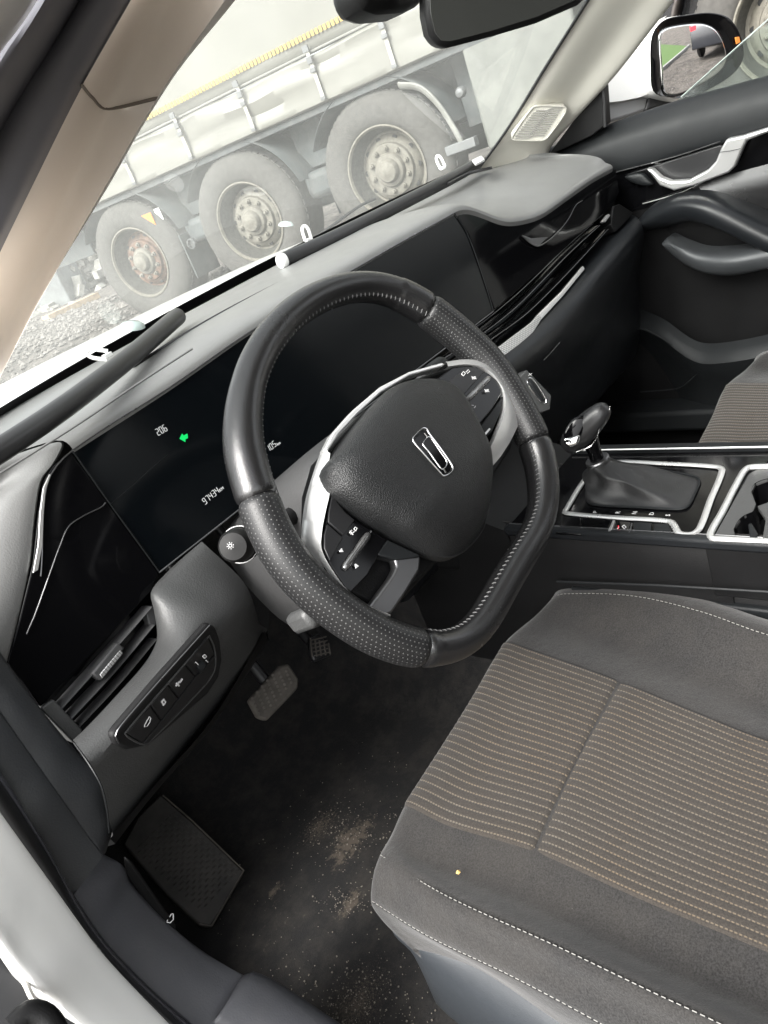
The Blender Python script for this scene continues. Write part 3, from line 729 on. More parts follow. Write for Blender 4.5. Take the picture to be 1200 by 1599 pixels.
# ---------------- passenger's side front pillar (cream) with speaker grille
def Q(u, v, x): return P(u, v, x=x)
q0 = [Q(722, 290, 1.00), Q(748, 262, 1.0), Q(800, 190, 0.995), Q(852, 105, 0.985), Q(915, 5, 0.97), Q(985, -110, 0.95)]
q1 = [Q(755, 275, 1.015), Q(775, 248, 1.015), Q(825, 182, 1.005), Q(878, 98, 0.995), Q(942, 0, 0.98), Q(1010, -110, 0.96)]
q2 = [Q(805, 268, 1.055), Q(825, 240, 1.055), Q(880, 165, 1.05), Q(930, 98, 1.04), Q(1000, 0, 1.02), Q(1080, -110, 1.00)]
q3 = [Q(838, 262, 1.08), Q(852, 246, 1.08), Q(862, 226, 1.08), Q(905, 178, 1.075), Q(962, 115, 1.065), Q(1052, 0, 1.045), Q(1140, -110, 1.02)]
q4 = [p + V(0.03, 0.02, 0) for p in q3]
loft('passenger_pillar_trim', [q0, q1, q2, q3, q4], m_cream, body, n=50, m=26)
loft('windscreen_edge_seal', [[p + V(-0.006, 0.004, -0.002) for p in q0], [p + V(0.004, -0.004, 0.004) for p in q0]], m_rubber, body, n=40, th=0.004)
# black quarter panel at the foot of the pillar, next to the mirror
prism('quarter_panel', [P(858, 240, x=1.085), P(905, 176, x=1.085), P(941, 135, x=1.085), P(945, 196, x=1.085), P(925, 212, x=1.085), P(870, 238, x=1.085)], m_dark, body, 0.03, 0.002)
tube('quarter_seal', [P(941, 128, x=1.082), P(944, 160, x=1.082), P(945, 198, x=1.082)], 0.004, m_rubber, body, segs=6)
# speaker grille: frame and nested louvres
gpl = lambda u, v: P(u, v, pl=(Q(845, 190, 1.022), (CAM - Q(845, 190, 1.022)).normalized() * 0.35 + V(-0.75, -0.45, 0.25)))
gpl0 = (Q(840, 195, 1.000), V(-0.78, -0.46, -0.20).normalized())
def G(u, v, o=0.0): return P(u, v, pl=gpl0, off=o)
gout = [(837, 166), (868, 166), (884, 168), (882, 178), (856, 214), (848, 219), (815, 219), (800, 217), (803, 209), (829, 172)]
gr_ = prism('speaker_grille', [G(u, v, 0.004) for u, v in gout], m_cream, body, 0.05, 0.001)
tube('grille_rim', [G(u, v, 0.005) for u, v in gout], 0.0014, M('grille_rim_grey', (0.40, 0.39, 0.35), 0.6), gr_, segs=6, closed=True, n=48)
m_groove = M('grille_groove', (0.27, 0.265, 0.245), 0.8)
bgg = Bag()
for k in range(13):
    v = 171 + k * 3.6; t = (v - 171) / 44
    xl = 833 - 32 * min(1, t * 1.05) + (2 if k in (0, 12) else 0); xr = 881 - 28 * t; xm = (xl + xr) / 2 + 2
    bgg.tube(spline([G(xl + 2, v + 1.5, 0.005), G(xm - 5, v + 1.2, .005), G(xm + 3, v - 2.2, .005), G(xr - 3, v - 2.5, .005)], 12), 0.0013, 5)
bgg.done('grille_slots', m_groove, gr_)

# ---------------- driver's door opening: dash end, kick trim, seals, painted flange
def X(u, v, x): return P(u, v, x=x)
def Xd(u, v, dist): return CAM + ray(u, v).normalized() * dist
_TB = [(800, .68), (1000, .735), (1105, .762), (1200, .785), (1330, .855), (1450, .925), (1600, .99), (1750, 1.05)]
def _dv(v):
    for (a, x), (b, y) in zip(_TB, _TB[1:]):
        if v <= b: return x + (y - x) * (v - a) / (b - a)
    return _TB[-1][1]
def BD(pts, k, c): return [Xd(u, v, _dv(v - c) + k) for u, v in pts]
w_px = [(-60, 1180), (0, 1264), (52, 1337), (104, 1409), (156, 1482), (219, 1550), (300, 1632)]
w0 = BD(w_px, -.047, 105)
w1 = BD([(-70, 1400), (0, 1472), (47, 1536), (73, 1557), (130, 1604), (170, 1640), (230, 1700)], -.080, 165)
w2 = [p + (p - CAM).normalized() * .05 + V(-.006, 0, 0) for p in w1]
W0, W1 = spline(w0, 9), spline(w1, 9)
loft('painted_sill', [[p + (p - CAM).normalized() * .012 for p in W0], W0, [a.lerp(b, 0.3) + V(-0.003, -0.003, 0.005) for a, b in zip(W0, W1)], [a.lerp(b, 0.7) + V(-0.003, -0.003, 0.005) for a, b in zip(W0, W1)], W1, spline(w2, 9)], m_white, body, n=50, m=30)
s0_px = [(-60, 1145), (0, 1219), (78, 1339), (120, 1417), (172, 1490), (245, 1563), (320, 1628)]
S_0 = spline(BD(s0_px, -.036, 85), 9); S_1 = spline(BD([(u - 2, v + 3) for u, v in w_px], -.046, 105), 9)
S_2 = spline(BD([(-60, 1128), (0, 1203), (72, 1318), (112, 1392), (165, 1472), (235, 1545), (312, 1612)], -.030, 80), 9)
loft('door_seal', [[p + (p - CAM).normalized() * .01 for p in S_0], S_0, [a.lerp(b, .25) + (CAM - a).normalized() * .007 for a, b in zip(S_0, S_1)], [a.lerp(b, .6) + (CAM - a).normalized() * .009 for a, b in zip(S_0, S_1)], [a.lerp(b, .9) + (CAM - a).normalized() * .005 for a, b in zip(S_0, S_1)], S_1], m_rubber, body, n=60, m=24)
loft('door_seal_lip', [[p + (p - CAM).normalized() * .006 for p in S_2], [a.lerp(b, .5) + (CAM - a).normalized() * .004 for a, b in zip(S_2, S_0)], S_0], m_rubgrey, body, n=60, m=10)
ta = BD([(-60, 945), (-10, 1003), (12, 1036), (64, 1107), (116, 1170), (160, 1213), (174, 1255), (176, 1295), (166, 1330)], -.012, 0)
tcr = BD([(-60, 1030), (-10, 1095), (10, 1124), (48, 1178), (88, 1234), (118, 1276), (136, 1302), (150, 1320), (162, 1336)], -.022, 40)
tb = BD([(-60, 1130), (-20, 1180), (0, 1206), (24, 1243), (48, 1281), (72, 1320), (90, 1352), (104, 1378), (115, 1398)], -.026, 80)
def midr(a, b, t, l): return [p.lerp(q, t) + (CAM - p).normalized() * l for p, q in zip(a, b)]
loft('dash_side_trim', [[p + (p - CAM).normalized() * .02 for p in ta], [p + (p - CAM).normalized() * .003 for p in ta], midr(ta, tcr, .06, .001), midr(ta, tcr, .5, .004), tcr, midr(tcr, tb, .05, -.004)], m_trim, body, n=70, m=34)
loft('pillar_foot_trim', [midr(tcr, tb, .01, -.004), midr(tcr, tb, .03, .0012), midr(tcr, tb, .5, .003), tb], m_trim, body, n=70, m=20)
ka = BD([(162, 1334), (192, 1352), (202, 1377), (270, 1448), (323, 1490), (386, 1526), (480, 1580)], -.006, 0)
kc = BD([(115, 1398), (138, 1434), (165, 1472), (200, 1510), (235, 1545), (312, 1612), (380, 1670)], -.030, 80)
kb_ = midr(ka, kc, .5, .006)
kin = [p + V(.0, 0.05, -0.12) for p in ka]
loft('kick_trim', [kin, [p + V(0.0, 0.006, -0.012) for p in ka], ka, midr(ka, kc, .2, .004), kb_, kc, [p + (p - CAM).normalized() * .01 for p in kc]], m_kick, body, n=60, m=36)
sc = BD([(383, 1528), (398, 1524), (470, 1566), (600, 1655)], -.008, 0)
sc2 = BD([(332, 1596), (350, 1606), (380, 1632), (450, 1695)], -.030, 80)
scm = midr(sc, sc2, .5, .008)
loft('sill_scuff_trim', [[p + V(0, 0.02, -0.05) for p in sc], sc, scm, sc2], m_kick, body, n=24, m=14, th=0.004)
box('kick_wall_blocker', (-.384, .62, -.28), (.008, .26, .34), m_floor, body)  # added behind the kick trim to block light leaking into the footwell
box('sill_wall', (-.384, -.30, -.57), (.008, .66, .07), m_floor, body)
# release lever with car symbol in the kick trim
lv = prism('bonnet_release', [p for p in BD([(193, 1334), (206, 1345), (277, 1448), (270, 1458), (240, 1424), (197, 1366)], -.006, 0)], m_dark, body, 0.02, 0.003, nrm=(CAM - Xd(230, 1400, .9)).normalized())
def strokes(name, lines, pf, rad, mat, par, **k):
    b = Bag()
    for L in lines: b.tube([pf(u, v) for u, v in L], rad, 5)
    return b.done(name, mat, par, **k)
ic = [(268, 1427), (271, 1427), (271, 1436), (266, 1441), (261, 1440), (263, 1433), (266, 1431), (268, 1427)]
strokes('car_symbol', [ic], lambda u, v: Xd(u, v, _dv(1440) - .009), 0.00055, m_white_print, lv)
# hinge area bottom left
hp = [Xd(u, v, .84) for u, v in ((-40, 1430), (0, 1470), (20, 1500), (75, 1555), (130, 1600), (180, 1700), (-60, 1700))]
prism('hinge_recess', hp, m_rubber, body, 0.02, 0.002, nrm=(CAM - hp[0]).normalized())
tube('door_check_cap', [Xd(22, 1605, .775), Xd(45, 1583, .775), Xd(72, 1590, .775), Xd(95, 1625, .775)], 0.010, m_dark, body, n=12, segs=12)
tube('sealant_bead', [Xd(-5, 1470, .80), Xd(14, 1503, .80), Xd(38, 1532, .80), Xd(52, 1560, .80), Xd(90, 1600, .80), Xd(110, 1640, .80)], 0.0025, m_dirtywhite, body, n=20, segs=8)
# carpeted footwell
fl = [[V(-0.40, y, z), V(-0.34, y, z), V(-0.1, y, z), V(0.10, y, z), V(0.20, y, z + 0.02), V(0.26, y, min(z + 0.10, .07)), V(0.275, y, min(z + 0.36, .08))] for y, z in ((-1.0, -0.60), (-0.3, -0.62), (0.2, -0.62), (0.50, -0.62), (0.62, -0.58), (0.78, -0.38), (0.86, -0.10), (0.86, 0.05))]
loft('footwell_carpet', fl, m_floor, body, n=40, m=60, smoothrows=False)
fr = [[V(0.44, y, min(z + 0.36, .08)), V(0.47, y, min(z + 0.10, .07)), V(0.55, y, z), V(0.8, y, z), V(1.13, y, z)] for y, z in ((-2.6, -0.64), (0.50, -0.62), (0.62, -0.58), (0.78, -0.38), (0.86, -0.10), (0.86, 0.05))]
loft('passenger_carpet', fr, m_floor, body, n=24, m=40, smoothrows=False)
# firewall that closes the space under the dash
loft('firewall', [[V(-0.45, 0.88, -0.7), V(0.36, 0.88, -0.7), V(1.16, 0.88, -0.7)], [V(-0.45, 0.88, 0.08), V(0.36, 0.88, 0.08), V(1.16, 0.88, 0.08)]], m_rubber, body, n=3)
box('underbody', (0.36, -0.85, -0.66), (0.80, 1.85, 0.012), m_rubber, body)
box('engine_bay', (0.36, 1.30, -0.45), (0.74, 0.36, 0.25), m_rubber, body)
# crumbs and grit scattered on the floor
def crumbs():
    r = random.Random(11); b = Bag()
    for i in range(950):
        k = r.random()
        if k < .35: u, v = r.gauss(560, 55), r.gauss(1570, 32)
        elif k < .6: u, v = r.gauss(545, 45), r.gauss(1300, 28)
        elif k < .72: u, v = r.gauss(545, 22), r.gauss(1408, 10)
        else: u, v = r.uniform(330, 640), r.uniform(1150, 1590)
        p = P(u, v, z=-0.617)
        if p.y > 0.49 or p.x < -0.31: continue
        s = r.choice((0.0003, 0.0004, 0.0005, 0.0005, 0.0006, 0.0009))
        b.box(p, (s, s * r.uniform(.5, 1.2), s * .6), Matrix.Rotation(r.uniform(0, 3), 3, 'Z'))
    o = b.done('floor_grit', M('pale_grit', (0.24, 0.215, 0.18), 0.9, var=0.4, vs=60), None, smooth=False, kind='stuff')
    tag(o, 'fine pale grit and crumbs scattered over the black floor carpet', 'grit')
crumbs()
# rubber strips lying at the foot of the windscreen
def strip(pts, r, label):
    o = tube('rubber_strip', pts, r, m_strip_r, None, n=50, segs=14, sx=1.0, sy=1.0); tag(o, label, 'rubber strip', 'rubber strips along the windscreen foot')
m_strip_r = M('black_strip_rubber', (0.030, 0.030, 0.031), 0.33, var=0.1, rvar=0.15)
strip([P(-60, 738, z=0.150), P(0, 703, z=0.150), P(100, 636, z=0.150), P(200, 560, z=0.152), P(278, 494, z=0.156)], [0.0105] * 50, 'loose black rubber strip ending beside the driver, at the left windscreen foot')
strip([P(441, 407, z=0.146), P(520, 372, z=0.143), P(620, 322, z=0.140), P(700, 281, z=0.138), P(744, 257, z=0.138)], [0.0115] * 50, 'loose black rubber strip at the far windscreen foot by the cream pillar')
def clip(u, v, z, s, label, lean=(0.3, 0.2, 1), sq=False):
    c = P(u, v, z=z); k = thing('trim_clip', label, 'plastic clip', 'white trim clips at the windscreen foot', c)
    up = Vector(lean).normalized(); sd_ = V(0.8, -0.5, 0); sd_ = (sd_ - up * sd_.dot(up)).normalized()
    lp = [c - sd_ * s * .45, c - sd_ * s * .45 + up * s * 1.3, c - sd_ * s * .3 + up * s * 1.8, c + sd_ * s * .0 + up * s * 2.0, c + sd_ * s * .3 + up * s * 1.8, c + sd_ * s * .45 + up * s * 1.3, c + sd_ * s * .45]
    lp = [p - c for p in lp]
    tube('loop', lp, s * 0.17, m_clip, k, n=24, segs=6, sx=1.4)
    b = Bag(); b.box((0, 0, 0), (s * .5, s * .28, s * .22)); bevel(b.done('foot', m_clip, k), s * .06)
clip(168, 555, 0.155, 0.011, 'white trim clip on the strip nearest the driver, by the steering wheel side', (-0.5, 0.5, 0.4))
clip(482, 375, 0.150, 0.012, 'white trim clip hooked over the glass foot behind the steering wheel top')
clip(692, 262, 0.150, 0.013, 'white trim clip near the cream pillar at the far right end', (0.0, 0.2, 1))
o = lathe('end_cap', [(0.011, -0.006), (0.012, 0.0), (0.010, 0.004), (0.0, 0.006)], (P(441, 407, z=0.146) - P(520, 372, z=0.143)).normalized(), P(440, 408, z=0.146), m_clip, None, 24)
tag(o, 'round white end plug on the left end of the far rubber strip', 'end plug')
o = prism('clip_tab', [P(u, v, z=0.150) for u, v in ((737, 250), (752, 243), (757, 248), (742, 256))], m_clip, None, 0.004, 0.0008); tag(o, 'small white tab at the right end of the far rubber strip', 'plastic tab')
for u, v, lb in ((207, 512, 'clear plastic sensor dome on the ledge left of the steering wheel'), (447, 352, 'clear plastic sensor dome on the ledge behind the wheel top')):
    c = P(u, v, z=0.150)
    o = lathe('sensor_dome', [(0.018, 0), (0.017, 0.004), (0.012, 0.008), (0.0, 0.010)], (0.2, -0.3, 1), c, M('pale_clear_plastic', (0.42, 0.50, 0.48), 0.08, spec=0.8), None, 28); tag(o, lb, 'sensor dome')
# rear-view mirror under the header
rm = thing('rearview_mirror', 'black interior rear-view mirror at the top edge of the windscreen', 'rear-view mirror')
RMP = (V(0.40, 0.10, 0.35), V(-0.60, -0.78, -0.12).normalized())
def RM(u, v, o=0.0): return P(u, v, pl=RMP, off=o)
ro = [(664, -40), (666, 25), (672, 55), (684, 72), (700, 75), (770, 57), (840, 36), (905, 8), (930, -15), (930, -60)]
prism('housing', [RM(u, v) for u, v in ro], m_dark, rm, 0.03, 0.006)
prism('mirror_pane', [RM(u, v, 0.001) for u, v in ((669, -38), (673, 22), (680, 52), (690, 64), (704, 65), (770, 48), (838, 27), (900, 0), (918, -22), (915, -55))], M('dim_mirror', (0.035, 0.036, 0.034), 0.06, spec=0.6), rm, 0.002, 0.0005)
tube('stalk', [V(0.40, 0.12, 0.38), V(0.38, 0.10, 0.43), V(0.36, 0.06, 0.53)], 0.012, m_dark, rm, n=8)
prism('sensor_pod', [P(u, v, y=0.14) for u, v in ((560, -60), (566, -5), (580, 10), (600, 17), (640, 14), (668, 2), (670, -60))], m_dark, rm, 0.05, 0.012)
# ================================================================== DASHBOARD
dash = thing('dashboard', 'black and grey dashboard with full-width gloss screen panel and air vents', 'dashboard')
SC = (V(0, 0.235, 0.05), V(0, -0.987, 0.16).normalized())
def D(u, v, o=0.0): return P(u, v, pl=SC, off=o)
near = [D(50, 880), D(58, 800), D(68, 744), D(112, 701), D(262, 605), D(397, 512), D(600, 391), D(700, 336), D(722, 326), D(745, 331), D(786, 346), D(820, 343), D(846, 334), D(882, 309), D(922, 281), D(956, 262)]
nearT = near[3:]
far_ = [V(-0.33, 0.36, 0.125), P(0, 665, z=0.130) , P(200, 548, z=0.130), P(440, 418, z=0.130), P(600, 335, z=0.127), P(735, 268, z=0.122), P(800, 252, z=0.112), P(872, 242, z=0.10)]
nn = spline(nearT, 60); ff = spline(far_, 60)
# top surface: starts vertical at the screen's top edge, rolls over, runs to the glass
rows = [[p + V(0, 0.004, -0.012) for p in nn], [p + V(0, -0.004, 0.0) for p in nn], [p + V(0, 0.001, 0.0075) for p in nn], [p + V(0, 0.012, 0.0115) for p in nn]]
for t in (0.15, 0.3, 0.5, 0.7, 0.9, 1.0, 1.12): rows.append([a.lerp(b, t) + V(0, 0, (0.0115 + 0.010 * math.sin(math.pi * min(1, t))) * (1 - min(1, t) * 0.8)) for a, b in zip(nn, ff)])
n = 60; vs = [p for r in rows for p in r]; fs = [(i * n + j, i * n + j + 1, (i + 1) * n + j + 1, (i + 1) * n + j) for i in range(len(rows) - 1) for j in range(n - 1)]
top = mesh('dash_pad', vs, fs, m_pad, dash, sharp=60)
sb = top.modifiers.new('s', 'SUBSURF'); sb.levels = 1; sb.render_levels = 1
# left end of the pad, curling down beside the panel
_e0 = nn[0] + V(0, .004, .0095)
le = [V(-0.33, 0.36, 0.127), V(-.285, .325, .129), V(-.235, .283, .130), _e0, D(86, 724), D(68, 746), D(58, 800), D(50, 880), D(30, 970), D(12, 1040), D(2, 1062)]
lo = [V(-0.37, 0.35, 0.112), V(-.368, .315, .108), V(-.366, .28, .104), Xd(-90, 860, .83), Xd(-92, 890, .81), Xd(-95, 920, .795), Xd(-90, 950, .785), Xd(-80, 985, .775), Xd(-50, 1025, .765), Xd(-20, 1052, .758), Xd(-5, 1066, .754)]
le_, lo_ = spline(le, 60), spline(lo, 60)
rows = [[p + V(0.002, 0.010, -.003) for p in le_], le_]
for t in (0.12, 0.35, 0.65, 0.88): rows.append([a.lerp(b, t) + V(-0.006, -0.012, 0.016) * math.sin(math.pi * t) for a, b in zip(le_, lo_)])
rows += [lo_, [p + V(-0.004, 0.05, -0.03) for p in lo_]]
vs = [p for r in rows for p in r]; n = 60
fs = [(i * n + j, i * n + j + 1, (i + 1) * n + j + 1, (i + 1) * n + j) for i in range(len(rows) - 1) for j in range(n - 1)]
o = mesh('dash_pad_end', vs, fs, m_pad, dash, sharp=60); sb = o.modifiers.new('s', 'SUBSURF'); sb.levels = 1; sb.render_levels = 1
# defroster slot
dl = [P(208, 572, z=0.139), P(330, 498, z=0.140), P(471, 424, z=0.139)]
tube('defroster_slot', dl, 0.0022, m_rubber, dash, n=20, segs=6)
tube('defroster_lip', [P(-20, 752, z=0.136), P(120, 664, z=0.139), P(210, 603, z=0.140), P(300, 545, z=0.141)], 0.0012, m_pad, dash, n=20, segs=6)
tube('far_vent_slot', [P(700, 287, z=0.134), P(735, 270, z=0.132), P(768, 262, z=0.128)], 0.003, m_rubber, dash, n=10, segs=6)
# screens
m_gloss = M('gloss_black_panel', (0.003, 0.003, 0.0035), 0.07, spec=0.12)
scr = prism('main_screen', [D(u, v) for u, v in ((113, 704), (262, 608), (397, 515), (600, 394), (709, 333), (731, 368), (756, 441), (771, 485), (690, 547), (560, 645), (430, 750), (251, 893), (172, 787))], m_screen, dash, 0.010, 0.0012)
lp_ = prism('left_gloss_panel', [D(u, v, 0.001) for u, v in ((112, 706), (171, 787), (249, 894), (238, 922), (160, 1005), (64, 1104), (11, 1035), (30, 968), (52, 880), (61, 800), (71, 748), (84, 728))], m_gloss, dash, 0.012, 0.0015)
pp = prism('passenger_gloss_panel', [D(u, v, -0.002) for u, v in ((711, 333), (722, 327), (745, 333), (786, 349), (820, 346), (846, 338), (884, 313), (924, 285), (962, 264), (968, 300), (958, 322), (900, 372), (850, 418), (773, 484), (757, 440), (733, 367))], m_gloss, dash, 0.012, 0.0015)
# bright trim lines on the gloss panels
tube('screen_top_bead', [D(u, v, 0.002) for u, v in ((64, 900), (66, 870), (68, 800), (78, 745), (114, 703), (262, 607), (397, 514), (600, 393), (712, 331))], 0.0007, m_dsilver, dash, n=80, segs=6)
prism('panel_side_bead', [D(u, v, 0.003) for u, v in ((52, 895), (60, 850), (63, 800), (68, 762), (78, 740), (80, 742), (72, 765), (69, 800), (67, 850), (60, 890))], m_silver, dash, 0.003, 0.0004)
tube('left_contour_line', [D(u, v, 0.0022) for u, v in ((165, 785), (160, 791), (130, 806), (108, 822), (95, 850), (75, 905), (55, 960), (42, 990))], 0.0006, m_dsilver, dash, n=40, segs=5)
tube('screen_joint', [D(u, v, 0.0012) for u, v in ((113, 704), (172, 787), (249, 893))], 0.0006, m_dark2, dash, n=12, segs=5)
tube('screen_joint', [D(u, v, 0.0012) for u, v in ((710, 333), (731, 367), (757, 440), (771, 485))], 0.0006, m_dark2, dash, n=16, segs=5)
tube('screen_foot_bead', [D(u, v, 0.001) for u, v in ((249, 894), (430, 751), (560, 646), (690, 548), (771, 486))], 0.0009, m_dsilver, dash, n=20, segs=6)
tube('passenger_contour_line', [D(u, v, 0.002) for u, v in ((816, 368), (828, 379), (842, 384), (868, 366), (888, 342), (900, 320), (910, 313))], [0.0015] * 6 + [0.0012] * 10 + [0.0006] * 14, m_dsilver, dash, n=30, segs=6)
prism('contour_wing', [D(u, v, 0.002) for u, v in ((817, 367), (830, 372), (856, 370), (842, 384), (834, 382))], m_dsilver, dash, 0.003, 0.0004)
# lit figures (seven-segment) on the screen
SEG = {'0': 'abcdef', '1': 'bc', '2': 'abged', '3': 'abgcd', '4': 'fgbc', '5': 'afgcd', '6': 'afgedc', '7': 'abc', '9': 'abcdfg', '8': 'abcdefg'}
def digits(name, txt, p0, dx, up, wd, gap, rad, par, mat):
    b = Bag(); c = Vector(p0)
    for ch in txt:
        if ch in SEG:
            q = {'tl': c + up, 'tr': c + up + dx * wd, 'ml': c + up * .5, 'mr': c + up * .5 + dx * wd, 'bl': c, 'br': c + dx * wd}
            e = {'a': ('tl', 'tr'), 'b': ('tr', 'mr'), 'c': ('mr', 'br'), 'd': ('bl', 'br'), 'e': ('ml', 'bl'), 'f': ('tl', 'ml'), 'g': ('ml', 'mr')}
            for s in SEG[ch]:
                a, z = q[e[s][0]], q[e[s][1]]; b.tube([a.lerp(z, .07), a.lerp(z, .93)], rad, 4)
        elif ch == ':':
            for f in (.3, .7): b.tube([c + up * f, c + up * (f + .1)], rad, 4)
            c = c + dx * (-wd * .45)
        c = c + dx * (wd + gap)
    return b.done(name, mat, par)
ex = V(1, 0, 0); eu = V(0, 0.16, 0.987)
def scaletxt(name, txt, u0, v0, u1, v1, hpx):
    a, z = D(u0, v0, 0.0012), D(u1, v1, 0.0012); L = (z - a).length; k = len(txt.replace(':', ''))
    dx = (z - a).normalized(); wd = L / (k * 1.0 + (k - 1) * .62); up = eu * hpx
    digits(name, txt, a, dx, up, wd, wd * .62, 0.0003, scr, m_lit)
scaletxt('clock_digits', '206', 248, 680, 262, 672, 0.0068)
scaletxt('odometer_digits', '97434', 321, 788, 343, 769, 0.0066)
scaletxt('range_digits', '105', 420, 706, 432, 696, 0.0066)
def txt3(name, s, u, v, size, par, mat, xd=None, ud=None, pf=D, off=0.0012):
    cu = bpy.data.curves.new(name, 'FONT'); cu.body = s; cu.size = size; cu.extrude = 0.00015; cu.resolution_u = 2
    to = bpy.data.objects.new('tmp', cu); me = bpy.data.meshes.new_from_object(to); bpy.data.objects.remove(to)
    o = link(name, me, mat, par)
    xd = (xd or ex).normalized(); ud = (ud or eu); ud = (ud - xd * ud.dot(xd)).normalized(); nd = xd.cross(ud)
    o.matrix_world = Matrix.Translation(pf(u, v, off)) @ Matrix((xd, ud, nd)).transposed().to_4x4()
    return o
txt3('kilometre_sign', 'KM', 344, 768, 0.0045, scr, m_lit); txt3('kilometre_sign', 'km', 434, 696, 0.0045, scr, m_lit)
ar = [(281, 685), (284, 679), (290, 679), (294, 676), (292, 682), (293, 686), (287, 687), (285, 690)]
prism('turn_arrow', [D(u, v, 0.0016) for u, v in ((281, 685), (285, 677), (287, 680), (293, 677), (294, 684), (290, 686), (290, 690))], m_green, scr, 0.0006, 0)
tube('lane_line', [D(u, v, 0.0003) for u, v in ((173, 787), (205, 760), (235, 733), (262, 710))], 0.00035, m_dark2, scr, n=10, segs=4)
# ---- left air vent
vb = [D(u, v, -0.012) for u, v in ((235, 905), (262, 960), (258, 1000), (160, 1120), (130, 1165), (85, 1130), (55, 1095))]
prism('vent_recess', [D(u, v, -0.030) for u, v in ((230, 900), (275, 960), (265, 1010), (165, 1120), (120, 1170), (75, 1130), (50, 1090))], m_black, dash, 0.01, 0)
vc = M('vent_slat_plastic', (0.060, 0.060, 0.061), 0.40, var=0.05, rvar=0.1)
def slat(name, px, depth, th, mat, off=0.0, n=24):
    pts = [p + V(0, depth, -depth * .15) for p in spline([D(u, v, off) for u, v in px], n)]
    return tube(name, pts, depth, mat, dash, segs=16, up=(0, .985, -.15), sx=th / depth, sy=1)
slat('vent_slat', ((98, 1106), (168, 1028), (238, 948)), 0.012, 0.0022, vc, 0.002)
slat('vent_slat', ((111, 1124), (178, 1052), (242, 976)), 0.012, 0.0022, vc, 0.002)
slat('vent_slat', ((120, 1140), (184, 1072), (246, 998)), 0.010, 0.0016, vc, -.002)
prism('vent_end_plate', [D(u, v, 0.003) for u, v in ((84, 1092), (130, 1140), (118, 1162), (64, 1106))], m_grey, dash, 0.02, 0.0015)
prism('vent_right_plate', [D(u, v, -0.004) for u, v in ((226, 950), (243, 946), (245, 975), (236, 982))], vc, dash, 0.012, 0.001)
kn = prism('vent_knob', [D(u, v, 0.006) for u, v in ((143, 1052), (184, 1003), (196, 1012), (158, 1064))], vc, dash, 0.012, 0.002)
prism('knob_bar', [D(u, v, 0.0066) for u, v in ((156, 1053), (188, 1015), (193, 1020), (160, 1060))], m_silver, kn, 0.004, 0.0008)
kb2 = Bag()
for i in range(9):
    t = (i + .5) / 9; kb2.tube([D(155 + 32 * t, 1054 - 38 * t, 0.0098), D(161 + 32 * t, 1060 - 39 * t, 0.0098)], 0.00035, 4)
kb2.done('knob_ridges', m_dsilver, kn)
# ---- driver's lower panel: rolls from lit face to dark underside
def Y(u, v, y): return P(u, v, y=y)
r0 = [Y(116, 1158, .150), Y(140, 1135, .155), Y(180, 1092, .165), Y(228, 1037, .180), Y(246, 1005, .190), Y(248, 985, .195), Y(244, 955, .20), Y(240, 926, .205), Y(262, 898, .212), Y(290, 872, .215), Y(318, 848, .216)]
r0b = [p + (p - CAM).normalized() * .03 for p in r0]
r1 = [Y(140, 1190, .128), Y(165, 1165, .130), Y(200, 1125, .135), Y(243, 1075, .142), Y(268, 1040, .148), Y(285, 1015, .152), Y(300, 985, .160), Y(318, 955, .170), Y(335, 935, .180), Y(358, 915, .19), Y(378, 905, .200)]
r2 = [Y(152, 1215, .120), Y(180, 1185, .120), Y(222, 1133, .124), Y(262, 1083, .130), Y(288, 1050, .133), Y(312, 1020, .137), Y(335, 993, .140), Y(355, 970, .147), Y(370, 955, .155), Y(384, 945, .168), Y(394, 935, .182)]
r3 = [Y(165, 1262, .130), Y(195, 1232, .128), Y(245, 1175, .130), Y(290, 1120, .135), Y(315, 1090, .138), Y(338, 1060, .142), Y(358, 1032, .146), Y(374, 1010, .152), Y(386, 995, .162), Y(397, 982, .175), Y(404, 970, .190)]
r4 = [Y(172, 1310, .165), Y(202, 1275, .165), Y(252, 1212, .165), Y(300, 1150, .170), Y(325, 1118, .175), Y(350, 1085, .18), Y(370, 1055, .185), Y(385, 1032, .19), Y(398, 1012, .20), Y(406, 998, .215), Y(414, 985, .23)]
r5 = [p + V(0.0, 0.14, -0.02) for p in r4]
for _r, _d in ((r2, .019), (r3, .042), (r4, .064)):
    for _i in range(len(_r)): _r[_i] = CAM + (_r[_i] - CAM) * (1 + _d / (_r[_i].y - CAM.y))
r5 = [p + V(0.0, 0.14, -0.02) for p in r4]
loft('lower_panel', [r0b, r0, r1, r2, r3, r4, r5], m_grey, dash, n=70, m=50)
tube('panel_edge_line', [Y(116, 1160, .1485), Y(140, 1194, .126), Y(158, 1226, .118), Y(167, 1262, .128), Y(171, 1300, .155)], 0.0008, m_dark2, dash, n=20, segs=5)
# knee cover under it
loft('knee_cover', [[Y(172, 1310, .185), Y(230, 1240, .185), Y(330, 1125, .19), Y(414, 985, .24)], [Y(178, 1320, .24), Y(222, 1262, .24), Y(330, 1135, .26), Y(420, 1000, .30)], [V(-0.36, .45, -.33), V(-.25, .45, -.33), V(-.12, .45, -.30), V(.05, .45, -.25)], [V(-0.36, .8, -.20), V(-.25, .8, -.2), V(-.12, .8, -.2), V(.05, .8, -.2)]], m_dark, dash, n=30, m=16)
